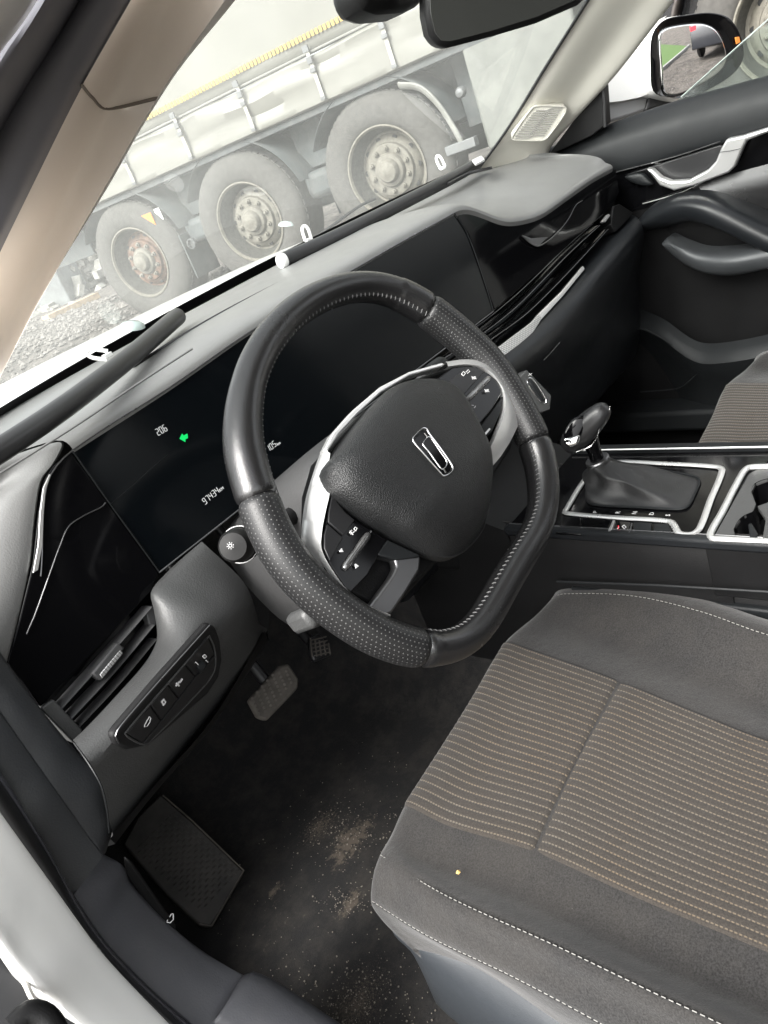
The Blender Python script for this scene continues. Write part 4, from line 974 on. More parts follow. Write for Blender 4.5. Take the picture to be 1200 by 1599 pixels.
# button panel
_q0, _q1, _q2 = Y(247, 1066, .1335), Y(240, 1163, .151), Y(335, 985, .1525)
_qn = (_q1 - _q0).cross(_q2 - _q0).normalized(); _qn = _qn if _qn.y < 0 else -_qn
BPn = (_q0, _qn)
def BP(u, v, o=0.0): return P(u, v, pl=BPn, off=o)
prism('button_surround', [BP(u, v, 0.002) for u, v in ((328, 974), (338, 980), (345, 1000), (348, 1030), (343, 1058), (325, 1085), (250, 1150), (233, 1165), (200, 1172), (183, 1164), (178, 1150), (186, 1138), (247, 1066))], M('surround_plastic', (.012, .012, .0125), .6, spec=.25), dash, 0.009, 0.003)
tube('surround_bead', [BP(u, v, 0.0035) for u, v in ((328, 976), (247, 1066), (190, 1132), (181, 1147), (186, 1160))], 0.0006, m_dsilver, dash, n=30, segs=5)
m_btn = M('button_plastic', (0.014, 0.014, 0.015), 0.4, rvar=0.15)
tube('surround_groove', [BP(u, v, 0.003) for u, v in ((327, 993), (334, 1008), (337, 1028), (335, 1047), (322, 1068), (232, 1160), (222, 1162), (196, 1148), (196, 1144), (288, 1038), (327, 993))], 0.0009, m_grey, dash, n=60, segs=5)
cuts = [((198, 1146), (236, 1102)), ((236, 1102), (263, 1070)), ((263, 1070), (290, 1038)), ((290, 1038), (326, 995))]
lows = [((222, 1161), (252, 1125)), ((252, 1125), (279, 1090)), ((279, 1090), (305, 1056)), ((305, 1056), (336, 1020))]
lbls = ['tailgate release button with car outline', 'button with small car symbol', 'stability control button with skidding car symbol', 'headlamp levelling wheel panel']
btns = []
for (a, b_), (c, d), lb in zip(cuts, lows, lbls):
    sh = lambda p, q, t: (p[0] + (q[0] - p[0]) * t, p[1] + (q[1] - p[1]) * t)
    o = prism('button', [BP(*q, 0.0042) for q in (sh(a, b_, .03), sh(a, b_, .97), sh(c, d, .97), sh(c, d, .03))], m_btn, dash, 0.006, 0.0008); o['label'] = lb; btns.append(o)
prism('blank_strip', [BP(u, v, 0.0038) for u, v in ((224, 1162), (232, 1161), (322, 1068), (335, 1048), (336, 1024), (305, 1059), (279, 1093), (252, 1128))], m_btn, dash, 0.006, 0.0008)
def sym(name, lines, par, rad=0.00045, mat=m_white_print, pf=BP, o=0.0048):
    b = Bag()
    for L in lines: b.tube([pf(u, v, o) for u, v in L], rad, 4)
    return b.done(name, mat, par)
sym('car_outline', [[(226, 1133), (230, 1125), (234, 1119), (236, 1121), (234, 1128), (230, 1134), (226, 1135), (226, 1133)]], btns[0])
sym('car_symbol', [[(253, 1096), (256, 1092), (259, 1096), (256, 1100), (253, 1096)], [(255, 1101), (258, 1098)]], btns[1], 0.0008)
sym('skid_symbol', [[(275, 1071), (279, 1066), (281, 1064)], [(276, 1067), (280, 1071)], [(281, 1066), (285, 1060)]], btns[2], 0.0009)
lw = lathe('levelling_wheel', [(0.006, -0.004), (0.0065, 0), (0.006, 0.004)], ex, BP(311, 1040, 0.003), m_dark2, btns[3], 24)
sym('lamp_symbol', [[(317, 1025), (320, 1022), (323, 1025), (320, 1028), (317, 1025)], [(322, 1031), (325, 1034)], [(306, 1034), (310, 1038)], [(312, 1040), (314, 1042)], [(316, 1044), (318, 1046)]], btns[3], 0.0006, o=0.0065)
# ---- passenger side: slats, silver strip, soft lower pad
prism('centre_vent_recess', [D(u, v, -0.034) for u, v in ((690, 560), (771, 480), (850, 410), (955, 315), (985, 330), (975, 350), (900, 430), (830, 500), (770, 560), (700, 610))], m_black, dash, 0.01, 0)
def slat2(px, off=0.0):
    slat('centre_vent_slat', px, .014, .0022, m_gslat, off, 40)
    tube('slat_highlight', [D(u, v, off + 0.0009) for u, v in px], 0.0006, m_dsilver, dash, n=40, segs=6)
m_gslat = M('gloss_slat', (.006, .006, .0065), .16, spec=.4)
slat2(((690, 562), (754, 521), (806, 480), (850, 436), (892, 393), (937, 352)))
slat2(((700, 578), (766, 531), (820, 492), (864, 450), (906, 406), (950, 358)))
slat2(((690, 545), (754, 503), (800, 466), (842, 427), (884, 386), (925, 350)), -0.004)
prism('vent_tab', [D(u, v, 0.002) for u, v in ((943, 345), (951, 334), (954, 336), (946, 347))], m_silver, dash, 0.008, 0.0006)
prism('vent_frame_end', [D(u, v, 0.0) for u, v in ((958, 322), (968, 318), (990, 332), (975, 350), (962, 362), (955, 350))], m_dark, dash, 0.03, 0.002)
ST = lambda u, v, o=0.0: P(u, v, pl=(V(0.7, 0.222, -0.08), V(0, -0.96, 0.28).normalized()), off=o)
def sstrip():
    q = N('silver_diamond_strip'); b = q.b; b.inputs['Metallic'].default_value = 0.4; b.inputs['Roughness'].default_value = 0.35
    tc = q.n('ShaderNodeTexCoord'); sp = q.n('ShaderNodeSeparateXYZ'); q.l(tc.outputs['Object'], sp.inputs[0])
    k = 1 / 0.0052
    a = q.math('MULTIPLY', q.math('ADD', sp.outputs[0], q.math('MULTIPLY', sp.outputs[2], 1.0)), k); c = q.math('MULTIPLY', q.math('SUBTRACT', sp.outputs[0], q.math('MULTIPLY', sp.outputs[2], 1.0)), k)
    la = q.math('LESS_THAN', q.math('ABSOLUTE', q.math('SUBTRACT', q.math('FRACT', a), 0.5)), 0.13); lb = q.math('LESS_THAN', q.math('ABSOLUTE', q.math('SUBTRACT', q.math('FRACT', c), 0.5)), 0.13)
    lim = q.math('LESS_THAN', sp.outputs[0], ST(838, 500).x)
    f = q.math('MULTIPLY', q.math('MAXIMUM', la, lb), lim)
    q.l(q.mix(f, (0.72, 0.72, 0.71), (0.25, 0.25, 0.25)), b.inputs['Base Color']); return q.m
prism('silver_strip', [ST(u, v, 0.010) for u, v in ((640, 640), (700, 602), (775, 545), (800, 526), (832, 502), (841, 491), (878, 455), (911, 415), (914, 420), (880, 462), (846, 499), (836, 515), (829, 526), (786, 557), (705, 615), (648, 652))], sstrip(), dash, 0.006, 0.0012)
ra = [ST(u, v) for u, v in ((600, 668), (640, 640), (700, 608), (778, 548), (835, 500), (880, 455), (915, 415), (950, 375), (975, 348), (988, 335))]
rb = [Y(u, v, y) for u, v, y in ((612, 690, .20), (655, 663, .20), (725, 625, .20), (800, 570, .198), (855, 525, .195), (900, 478, .192), (935, 432, .19), (965, 396, .19), (985, 372, .192), (1003, 352, .198))]
rc = [Y(u, v, y) for u, v, y in ((625, 730, .212), (680, 700, .212), (750, 655, .212), (820, 605, .21), (880, 550, .206), (925, 500, .203), (955, 460, .20), (978, 425, .20), (993, 397, .20), (1006, 370, .205))]
rd = [V(p.x, p.y + 0.02, p.z - 0.05) for p in rc]
re_ = [V(p.x, p.y + 0.09, -0.36) for p in rc]
rf = [V(p.x, p.y + 0.35, -0.34) for p in rc]
loft('lower_soft_pad', [[p + V(0, 0.03, 0.0) for p in ra], ra, rb, rc, rd, re_, rf], m_soft, dash, n=60, m=50)
tube('glovebox_line', [Y(850, 562, .196), Y(862, 549, .195), Y(874, 535, .194)], 0.0006, m_dsilver, dash, n=6, segs=4)
# centre stack behind the wheel, and start-button panel
box('centre_stack', (0.37, 0.36, -0.22), (0.12, 0.13, 0.13), m_dark, dash, bv=0.02)
SBp = (V(0.47, 0.165, -0.15), V(-0.25, -0.93, 0.27).normalized())
def SB(u, v, o=0.0): return P(u, v, pl=SBp, off=o)
sp_ = prism('start_button_panel', [SB(u, v) for u, v in ((810, 590), (823, 577), (862, 617), (860, 640), (845, 645), (832, 630))], m_grey, dash, 0.02, 0.002)
tube('start_button_ring', [SB(u, v, 0.001) for u, v in ((824, 592), (829, 590), (838, 600), (852, 622), (853, 629), (848, 630), (836, 617), (825, 600))], 0.0006, m_chrome, sp_, closed=True, n=32, segs=5)
dome('start_button', spline([SB(u, v, 0.0005) for u, v in ((827, 594), (830, 593), (838, 603), (849, 622), (850, 627), (846, 626), (836, 613), (828, 600))], 28, True), SBp[1], 0.002, m_dark2, sp_)
strokes('start_symbol', [[(827, 583), (830, 586)], [(826, 586), (831, 583)]], lambda u, v: SB(u, v, 0.0012), 0.0004, m_white_print, sp_)
# ================================================================== STEERING COLUMN AND STALKS
colm = thing('steering_column', 'dark grey steering column shroud behind the steering wheel', 'steering column')
ax_ = -WN
def colrow(t, hw, hu, hd):
    c = ax_ * t; return [c + ex * (hw * a) + WU * (hu * b if b > 0 else hd * b) for a, b in ((-1, -.6), (-1, .6), (-.75, 1), (0, 1.12), (.75, 1), (1, .6), (1, -.6), (.75, -1), (0, -1.1), (-.75, -1))]
loft('shroud', [colrow(0.035, .045, .04, .045), colrow(0.038, .060, .050, .055), colrow(.06, .072, .058, .066), colrow(.14, .082, .062, .075), colrow(.24, .09, .062, .085)], m_col, colm, n=48, m=24, closed=True)
tl = P(473, 968, y=0.07)
box('tilt_lever', P(474, 968, y=0.09), (0.008, 0.02, 0.011), m_grey, colm, Matrix.Rotation(-0.4, 3, 'X'), bv=0.006)
# left stalk with rotary end
ka0, ka1 = P(400, 845, y=.105), P(361, 857, y=.080)
adir = (ka1 - ka0).normalized()
st = thing('light_stalk', 'black headlamp stalk with rotary sun-symbol end, left of the column', 'control stalk')
tube('arm', [V(-0.05, 0.10, -0.02), ka0 - adir * .004], 0.009, m_dark, st, n=8)
pr = [(0.012, -0.016), (0.0165, -0.012), (0.0172, -0.003), (0.0162, 0.0), (0.0150, 0.001), (0.0152, 0.006), (0.0146, 0.020), (0.012, 0.025), (0.0, 0.0262)]
vd = (adir * 0.80 + (CAM - ka1).normalized() * 0.62).normalized()
kc_ = P(369, 852, y=.09)
lathe('rotary_end', pr, vd, kc_ - vd * .014, m_stalk, st, 40)
tube('index_ring', [kc_ - vd * .0135 + (vd.orthogonal().normalized() * math.cos(a) + vd.cross(vd.orthogonal().normalized()) * math.sin(a)) * .0168 for a in [i * .2 for i in range(31)]], 0.0004, m_white_print, st, segs=4, closed=True)
face = (kc_ + vd * 0.0125, vd)
b = Bag(); c0 = P(360, 852, pl=face)
e1_ = vd.orthogonal().normalized(); e2_ = vd.cross(e1_)
for i in range(8):
    a = i * math.pi / 4; d = e1_ * math.cos(a) + e2_ * math.sin(a); b.tube([c0 + d * .0022, c0 + d * .0033], 0.0003, 4)
b.tube([c0 + (e1_ * math.cos(a) + e2_ * math.sin(a)) * .0014 for a in [k * math.pi / 5 for k in range(11)]], 0.0003, 4); b.done('sun_symbol', m_white_print, st)
# right stalk
st2 = thing('wiper_stalk', 'grey wiper stalk showing above the right steering wheel spoke', 'control stalk')
def R_(u, v, y=.10): return P(u, v, y=y)
tube('arm', [R_(640, 615, .10), R_(655, 600, .10), R_(668, 588, .10)], 0.0075, m_grey, st2, n=8, segs=14)
tube('stalk_end', [R_(664, 590, .098), R_(676, 578, .097), R_(694, 565, .096)], [0.009] * 6 + [0.0088, 0.006], m_dark2, st2, n=8, segs=14)
strokes('wiper_symbol', [[(671, 577), (675, 571), (678, 575), (675, 579), (671, 577)], [(677, 580), (681, 576)]], lambda u, v: R_(u, v, .0875), 0.0005, m_white_print, st2)
PSY, PSZ = -0.075, 0.025
MNX, MNZ = 0.0, 0.0
# ================================================================== STEERING WHEEL
sw = thing('steering_wheel', 'black leather flat-bottomed steering wheel with perforated grips and chrome emblem', 'steering wheel')
def W(u, v, o=0.0): return P(u, v, pl=WHEEL, off=o)
prs = [((348, 681), (409, 681)), ((354, 616), (410, 639)), ((368, 569), (419, 593)), ((391, 523), (443, 546)), ((429, 481), (480, 504)), ((475, 450), (507, 485)), ((527, 432), (540, 472)), ((573, 426), (567, 468)), ((629, 436), (604, 476)), ((690, 469), (641, 496)), ((741, 509), (692, 537)), ((783, 551), (736, 574)), ((811, 592), (764, 612)), ((837, 638), (790, 656)), ((858, 681), (810, 698)), ((870, 728), (821, 730)), ((873, 784), (826, 778)), ((863, 840), (816, 812)), ((832, 903), (786, 850)), ((798, 957), (758, 902)), ((768, 1000), (742, 940)), ((727, 1027), (722, 975)), ((690, 1038), (698, 986)), ((650, 1038), (662, 989)), ((583, 1022), (606, 968)), ((527, 992), (560, 938)), ((466, 943), (510, 898)), ((415, 882), (465, 845)), ((375, 808), (440, 782)), ((360, 765), (430, 750)), ((350, 722), (416, 714))]
mids = [W((a[0] + b[0]) / 2, (a[1] + b[1]) / 2) for a, b in prs]
RN = 360
ring = spline(mids, RN, True)
# smooth the measured path
for it in range(14): ring = [(ring[i - 2] + ring[i - 1] * 2 + ring[i] * 2 + ring[(i + 1) % RN] * 2 + ring[(i + 2) % RN]) / 8 for i in range(RN)]
def near_i(u, v): q = W(u, v); return min(range(RN), key=lambda i: (ring[i] - q).length)
iTR, iBR, iBL, iTL = near_i(666, 482), near_i(834, 690), near_i(656, 1014), near_i(402, 778)
def rad_at(i):
    p = ring[i]; return 0.0152 + 0.0022 * max(0, min(1, (abs(p.x) - 0.09) / 0.05)) * (1 if -0.12 < p.z < 0.12 else .5)
cen = sum(ring, Vector()) / RN
def section(name, i0, i1, mat, grow=0.0, uvm=True):
    idx = [i % RN for i in range(i0, i1 + 1)]; segs = 40; n = len(idx)
    vs = []; fs = []; uvs = []; L = 0
    rr0 = 0.0165
    for k, i in enumerate(idx):
        p = ring[i]; t = (ring[(i + 1) % RN] - ring[i - 1]).normalized(); side = t.cross(WN).normalized()
        if side.dot(p - cen) < 0: side = -side
        r = rad_at(i) + grow
        e = min(k, n - 1 - k)
        if e == 0: r -= 0.0022
        elif e == 1: r -= 0.0005
        if k: L += (ring[i] - ring[(i - 1) % RN]).length
        for s in range(segs):
            a = 2 * math.pi * s / segs
            vs.append(p + side * math.cos(a) * r * 0.96 + WN * math.sin(a) * r * 1.08); uvs.append((L, a * 0.0178))
    for k in range(n - 1):
        for s in range(segs):
            a = k * segs + s; b = k * segs + (s + 1) % segs; fs.append((a, b, b + segs, a + segs))
    vs.append(ring[idx[0]]); vs.append(ring[idx[-1]]); uvs += [(0, 0), (0, 0)]
    for s in range(segs):
        fs.append((len(vs) - 2, (s + 1) % segs, s)); fs.append((len(vs) - 1, (n - 1) * segs + s, (n - 1) * segs + (s + 1) % segs))
    me = mesh(name, vs, fs, mat, sw, uvs=None, sharp=60)
    uvl = me.data.uv_layers.new(name='UVMap')
    for pl_ in me.data.polygons:
        ss = [uvs[v] for v in pl_.vertices]; mx = max(x[1] for x in ss)
        for li, vi in zip(pl_.loop_indices, pl_.vertices):
            u_, v_ = uvs[vi]
            if mx > 0.0178 * 5 and v_ < 0.0178: v_ += 2 * math.pi * 0.0178
            uvl.data[li].uv = (u_, v_)
    return me
def rng(a, b): return (a, b) if b > a else (a, b + RN)
section('rim_leather', *rng(iTL, iTR), m_leather); section('perforated_grip', *rng(iTR, iBR), m_perf, 0.0006)
section('rim_leather', *rng(iBR, iBL), m_leather); section('perforated_grip', *rng(iBL, iTL), m_perf, 0.0006)
# hand stitching round the inside of the rim
b = Bag(); bb = Bag()
acc = 0
for i in range(RN):
    p, q = ring[i], ring[(i + 1) % RN]; L = (q - p).length; acc += L
    if acc < 0.0042: continue
    acc = 0
    k = (i - iBL) % RN; inL = k < (iTL - iBL) % RN
    if inL: continue
    t = (q - p).normalized(); side = t.cross(WN).normalized()
    if side.dot(p - cen) > 0: side = -side
    r = rad_at(i)
    a0 = 0.50
    d = (side * math.cos(a0) + WN * math.sin(a0))
    e = (side * -math.sin(a0) + WN * math.cos(a0))
    c = p + side * math.cos(a0) * r * .97 + WN * math.sin(a0) * r * 1.08
    b.tube([c - e * .0022 + t * .0007 - d * .0006, c + d * .0003, c + e * .0022 - t * .0007 - d * .0006], 0.0004, 4)
b.done('stitching', m_dthread, sw)
tube('stitch_groove', [ring[i] + ((lambda s_: (s_ if s_.dot(ring[i] - cen) < 0 else -s_))((ring[(i + 1) % RN] - ring[i - 1]).normalized().cross(WN).normalized()) * math.cos(.5) * .97 + WN * math.sin(.5) * 1.08) * (rad_at(i) - .0003) for i in range(RN)], 0.0004, m_rubber, sw, segs=5, closed=True)
# thumb swells where the spokes meet the rim
# bezels: silver surround plates
Lb = [(632, 598), (600, 606), (560, 640), (520, 685), (497, 712), (484, 760), (478, 832), (482, 850), (494, 868), (516, 900), (541, 932), (574, 953), (607, 968), (617, 962), (640, 930), (660, 885), (652, 870), (612, 842), (560, 812), (520, 780)]
def bez(name, px, mat, o, depth, bv=0.0015): return prism(name, [W(u, v, o) for u, v in px], mat, sw, depth, bv)
# backing of spokes
bez('spoke_core', [(500, 715), (486, 765), (484, 840), (545, 925), (610, 958), (700, 860), (800, 700), (808, 640), (770, 578), (720, 566), (650, 590), (570, 640)], m_dark, -0.004, 0.022, 0.004)
# left silver bezel: broad upper piece that narrows down along the grip
sil = M('bright_satin_bezel', (0.82, 0.82, 0.81), 0.30, 0.6)
def slope(name, outer, inner, oo, io, mat):
    a = spline([W(u, v, oo) for u, v in outer], 40); b = spline([W(u, v, io) for u, v in inner], 40)
    return loft(name, [[p - WN * .008 for p in a], a, [p.lerp(q, .5) + WN * .001 for p, q in zip(a, b)], b, [q - WN * .008 for q in b]], mat, sw, n=40, sharp=35)
slope('silver_bezel', [(506, 703), (494, 738), (483, 778), (477, 832), (480, 847), (494, 868), (516, 900), (541, 932), (574, 953), (608, 967)], [(516, 708), (512, 738), (515, 768), (509, 798), (503, 830), (503, 858), (522, 894), (546, 924), (576, 945), (610, 960)], .001, .0135, sil)
bez('silver_bezel', [(512, 705), (530, 677), (560, 645), (596, 612), (640, 586), (690, 572), (696, 568), (690, 566), (640, 580), (594, 604), (552, 640), (520, 676), (508, 700)], sil, 0.010, 0.012, 0.0012)
slope('silver_bezel', [(696, 565), (730, 561), (765, 567), (790, 586), (808, 612), (816, 640), (804, 676), (784, 710), (766, 732)], [(700, 572), (730, 569), (760, 576), (780, 596), (789, 616), (789, 640), (778, 672), (766, 700), (757, 720)], .004, .0135, sil)
# left control cluster
bez('control_panel', [(518, 770), (512, 800), (506, 832), (506, 858), (516, 882), (540, 918), (548, 926), (575, 898), (605, 842), (560, 815), (535, 790)], m_black, 0.0115, 0.012, 0.0012)
bez('button', [(519, 774), (514, 798), (513, 815), (537, 836), (555, 812), (540, 800)], m_btn, 0.0135, 0.006, 0.0008)
bez('button', [(512, 818), (507, 834), (507, 856), (516, 876), (536, 840)], m_btn, 0.0135, 0.006, 0.0008)
bez('spoke_trim', [(606, 844), (655, 866), (658, 870), (656, 890), (633, 928), (612, 958), (600, 962), (575, 950), (590, 930), (612, 900), (620, 885), (618, 873), (588, 866)], m_dsilver, 0.0100, 0.012, 0.0022)
bez('spoke_cap', [(606, 843), (656, 866), (655, 870), (622, 874), (590, 866)], m_dark2, 0.0118, 0.006, 0.001)
def roller(name, pa, pb, r):
    a, z = W(*pa, 0.012), W(*pb, 0.012); d = (z - a)
    o = tube(name, [a.lerp(z, t) for t in (0, .05, .2, .4, .5, .6, .8, .95, 1)], [r * k for k in (.6, .95, 1, 1, .85, 1, 1, .95, .6)], M_roll, sw, segs=18, sx=1, sy=.8)
    return o
M_roll = M('roller_metal', (0.30, 0.30, 0.30), 0.22, 0.85, rvar=0.3)
roller('thumb_roller', (537, 889), (576, 834), 0.0042); roller('thumb_roller', (724, 630), (764, 590), 0.0040)
def wsym(name, lines, rad=0.0004, o=0.0142, mat=m_white_print): return strokes(name, lines, lambda u, v: W(u, v, o), rad, mat, sw)
wsym('cruise_symbol', [[(546, 832), (550, 828)], [(548, 834), (554, 830)], [(547, 829), (552, 835)], [(553, 826), (556, 829), (558, 825), (555, 823), (553, 826)]])
wsym('arrow_symbol', [[(531, 861), (534, 857), (536, 861), (531, 861)], [(532, 860), (535, 860)]], 0.0006); wsym('arrow_symbol', [[(555, 881), (560, 884), (556, 887), (555, 881)], [(556, 883), (558, 884)]], 0.0006)
wsym('chrome_dot', [[(578, 832), (580, 829)]], 0.001, mat=m_chrome)
# right control cluster
bez('control_panel', [(682, 592), (706, 574), (735, 570), (762, 582), (786, 600), (784, 615), (768, 640), (745, 668), (738, 660), (722, 630), (704, 606)], m_black, 0.0115, 0.012, 0.0012)
bez('button', [(700, 596), (730, 573), (745, 573), (757, 580), (722, 620), (712, 608)], m_btn, 0.0135, 0.006, 0.0008)
bez('glass_paddle_surface', [(745, 672), (768, 643), (786, 618), (784, 640), (770, 672), (753, 690)], m_dark2, 0.0105, 0.010, 0.001)
bez('spoke_glint', [(749, 685), (765, 668), (767, 670), (752, 688)], m_silver, 0.0125, 0.003, 0.0004)
wsym('phone_symbol', [[(702, 598), (702, 604), (706, 607)], [(707, 605), (709, 603)]])
wsym('voice_symbol', [[(721, 584), (724, 587), (727, 583), (724, 580), (721, 584)], [(728, 581), (732, 577), (734, 580), (730, 583)]])
wsym('skip_symbol', [[(737, 588), (741, 592)], [(738, 592), (741, 588)], [(741, 588), (744, 592)], [(741, 592), (743, 588)]]); wsym('skip_symbol', [[(757, 608), (761, 612)], [(758, 612), (761, 608)], [(761, 608), (764, 612)], [(761, 612), (763, 608)]])
wsym('volume_symbol', [[(716, 613), (720, 613)], [(718, 611), (718, 615)], [(721, 616), (723, 613)]]); wsym('volume_symbol', [[(737, 633), (740, 633)], [(741, 637), (743, 634)]])
wsym('star_symbol', [[(762, 590), (766, 590)], [(764, 588), (764, 592)]])
# airbag cover
ab = [(506, 737), (512, 722), (527, 700), (550, 668), (583, 630), (608, 608), (640, 598), (668, 597), (690, 602), (708, 615), (722, 636), (740, 672), (756, 705), (765, 735), (768, 762), (766, 795), (758, 825), (742, 848), (722, 864), (700, 871), (672, 865), (640, 850), (600, 828), (560, 806), (530, 785), (513, 768)]
abp = spline([W(u, v, 0.014) for u, v in ab], 96, True)
ac = sum(abp, Vector()) / 96
lowd = (W(700, 830) - W(620, 640)).normalized()
def airbag():
    prof = [(1.0, -0.012), (1.0, -0.004), (0.995, 0.004), (0.98, 0.010), (0.95, 0.0150), (0.90, 0.0195), (0.82, 0.0235), (0.70, 0.0265), (0.55, 0.0285), (0.35, 0.0295), (0.15, 0.030), (0.0, 0.030)]
    vs = []; fs = []; n = 96
    for s, h in prof[:-1]:
        for p in abp:
            q = ac + (p - ac) * s + WN * h
            # crease: lower lobe slopes away
            y = (q - ac).dot(WU); fall = max(0, -y - 0.030); k_ = 0.30 * fall if h > 0.012 else 0.30 * fall * max(0, h) / 0.012
            q = q - WN * k_
            vs.append(q)
    vs.append(ac + WN * 0.030)
    m_ = len(prof) - 1
    for r in range(m_ - 1):
        for i in range(n): a = r * n + i; c = r * n + (i + 1) % n; fs.append((a, c, c + n, a + n))
    for i in range(n): fs.append(((m_ - 1) * n + i, (m_ - 1) * n + (i + 1) % n, len(vs) - 1))
    return mesh('airbag_cover', vs, fs, m_airbag, sw, sharp=60)
airbag()
EP = (ac + WN * 0.0305, WN)
def E_(u, v, o=0.0): return P(u, v, pl=EP, off=o)
em = bpy.data.objects.new('emblem', None); COL.objects.link(em); em.parent = sw
def rr(px, rad, name, mat=m_chrome, n=60, sy=.7): return tube(name, [E_(u, v, 0.0008) for u, v in px], rad * .62, mat, em, closed=True, n=n, segs=8, up=WN, sy=sy)
rr([(645, 686), (648, 680), (660, 669), (666, 669), (671, 677), (690, 702), (707, 728), (707, 735), (700, 741), (693, 743), (688, 738), (665, 712), (648, 692)], 0.0010, 'outer_ring')
rr([(662, 690), (670, 682), (675, 686), (690, 708), (698, 720), (697, 728), (691, 733), (687, 729), (672, 708), (661, 694)], 0.0009, 'inner_ring')
tube('emblem_bar', [E_(u, v, 0.001) for u, v in ((663, 676), (668, 682))], 0.0007, m_chrome, em, segs=6)
tube('emblem_bar', [E_(u, v, 0.001) for u, v in ((693, 732), (697, 738))], 0.0007, m_chrome, em, segs=6)
prism('emblem_base', [E_(u, v, 0.0004) for u, v in ((647, 686), (661, 671), (667, 672), (704, 728), (704, 735), (692, 741), (666, 711))], m_black, em, 0.002, 0.0005)
# ================================================================== CENTRE CONSOLE
CZ = -0.262
def Cz(u, v, o=0.0): return P(u, v, z=CZ + o)
con = thing('centre_console', 'dark centre console between the seats with gloss top and silver frames', 'centre console')
xa, xb = 0.268, 0.478
def crow(y, z, xl=xa, xr=xb): return [V(xl - .012, y, -0.64), V(xl - .012, y, z - .05), V(xl - 0.006, y, z - .008), V(xl, y, z), V(xr, y, z), V(xr + .006, y, z - .008), V(xr + .012, y, z - .05), V(xr + .012, y, -0.64)]
YC = Cz(1135, 838).y
prof = [(0.13, -0.262), (YC, -0.262), (YC, -.32), (-0.9, -0.32)]
vs = [p for y, z in prof for p in crow(y, z)]; n = 8
fs = [(k * n + j, k * n + j + 1, (k + 1) * n + j + 1, (k + 1) * n + j) for k in (0, 1, 2) for j in range(n - 1)] + [(7, 6, 5, 4, 3, 2, 1, 0), tuple(range(24, 32))]
for xx in (xa - .006, xb + .004): box('side_wall', (xx, YC - .3, -.30), (.008, .32, .037), m_dark, con, bv=.002)
bevel(mesh('side_housing', vs, fs, m_dark, con, sharp=30), 0.004, 3)
mesh('front_ramp', [V(xa - .01, .13, -.266), V(xb + .01, .13, -.266), V(xb + .01, .36, -.18), V(xa - .01, .36, -.18), V(xa - .01, .13, -.64), V(xb + .01, .13, -.64), V(xb + .01, .36, -.64), V(xa - .01, .36, -.64)], [(0, 1, 2, 3), (4, 0, 3, 7), (1, 5, 6, 2)], m_dark, con, smooth=False)
prism('gloss_top', [V(xa - .001, .128, CZ + .002), V(xb - .012, .128, CZ + .002), V(xb - .012, YC, CZ + .002), V(xa - .001, YC, CZ + .002)], m_black, con, 0.003, 0.0008)
box('near_rail', (xa - .009, -.39, CZ - .001), (.007, .52, .007), m_soft, con, bv=.004)
box('far_rail', (xb - .002, -.39, CZ + .002), (.008, .52, .006), m_dark2, con, bv=.003)
tube('far_rail_bead', [V(xb - .012, .128, CZ + .008), V(xb - .012, -.9, CZ + .008)], .0014, m_silver, con, segs=6)
tube('near_rail_bead', [V(xa - .001, .128, CZ + .004), V(xa - .001, -.9, CZ + .005)], .0006, m_dsilver, con, segs=6)
tube('side_bead', [P(870, 908, x=.245), P(1030, 914, x=.245), P(1230, 926, x=.245)], .0018, m_dark2, con, segs=6)
box('side_map_pocket', (.258, -.30, -.36), (.008, .35, .012), m_dark2, con, bv=.003)
# shifter frame
f1 = [(924, 736), (950, 722), (1040, 724), (1120, 729), (1128, 734), (1110, 780), (1092, 826), (1080, 834), (1062, 833), (1054, 822), (1046, 814), (960, 808), (884, 801), (884, 796)]
tube('gear_frame', [Cz(u, v, .004) for u, v in f1], 0.0034, m_silver, con, closed=True, n=120, segs=12, up=(0, 0, 1), sx=1.25, sy=.6)
f2 = [(1250, 729), (1180, 729), (1166, 732), (1150, 757), (1128, 800), (1110, 833), (1112, 841), (1124, 842), (1250, 848)]
tube('cup_holder_frame', [Cz(u, v, .005) for u, v in f2], 0.0036, m_silver, con, n=80, segs=12, up=(0, 0, 1), sx=1.2)
prism('cup_holder_plate', [Cz(u, v, .003) for u, v in ((1260, 732), (1182, 733), (1170, 740), (1116, 836), (1126, 840), (1150, 841), (1146, 826), (1158, 808), (1176, 799), (1181, 787), (1174, 768), (1180, 755), (1200, 748), (1260, 745))], m_grey, con, .004, .0005)
# cup holder hole: dark recess with fins
cup = spline([Cz(u, v, .0040) for u, v in ((1260, 745), (1200, 747), (1180, 754), (1174, 765), (1182, 785), (1178, 797), (1160, 806), (1148, 822), (1150, 840), (1180, 846), (1260, 850))], 60)
cupb = [p + V(0.0, 0, -.055) for p in cup]
loft('cup_holder_well', [cup, cupb], m_black, con, n=60)
prism('cup_holder_floor', [p + V(.02, 0, 0) for p in (V(.25, YC, -.318), V(.45, YC, -.318), V(.45, YC - .4, -.318), V(.25, YC - .4, -.318))], m_rubber, con, .003, 0)
prism('cup_holder_fin', [Cz(u, v, .006) for u, v in ((1168, 818), (1174, 816), (1184, 832), (1182, 842), (1172, 843))], m_dark2, con, .006, .0015)
prism('cup_holder_rest', [Cz(u, v, .006) for u, v in ((1183, 790), (1205, 782), (1205, 846), (1190, 846), (1196, 810))], m_grey, con, .006, .001)
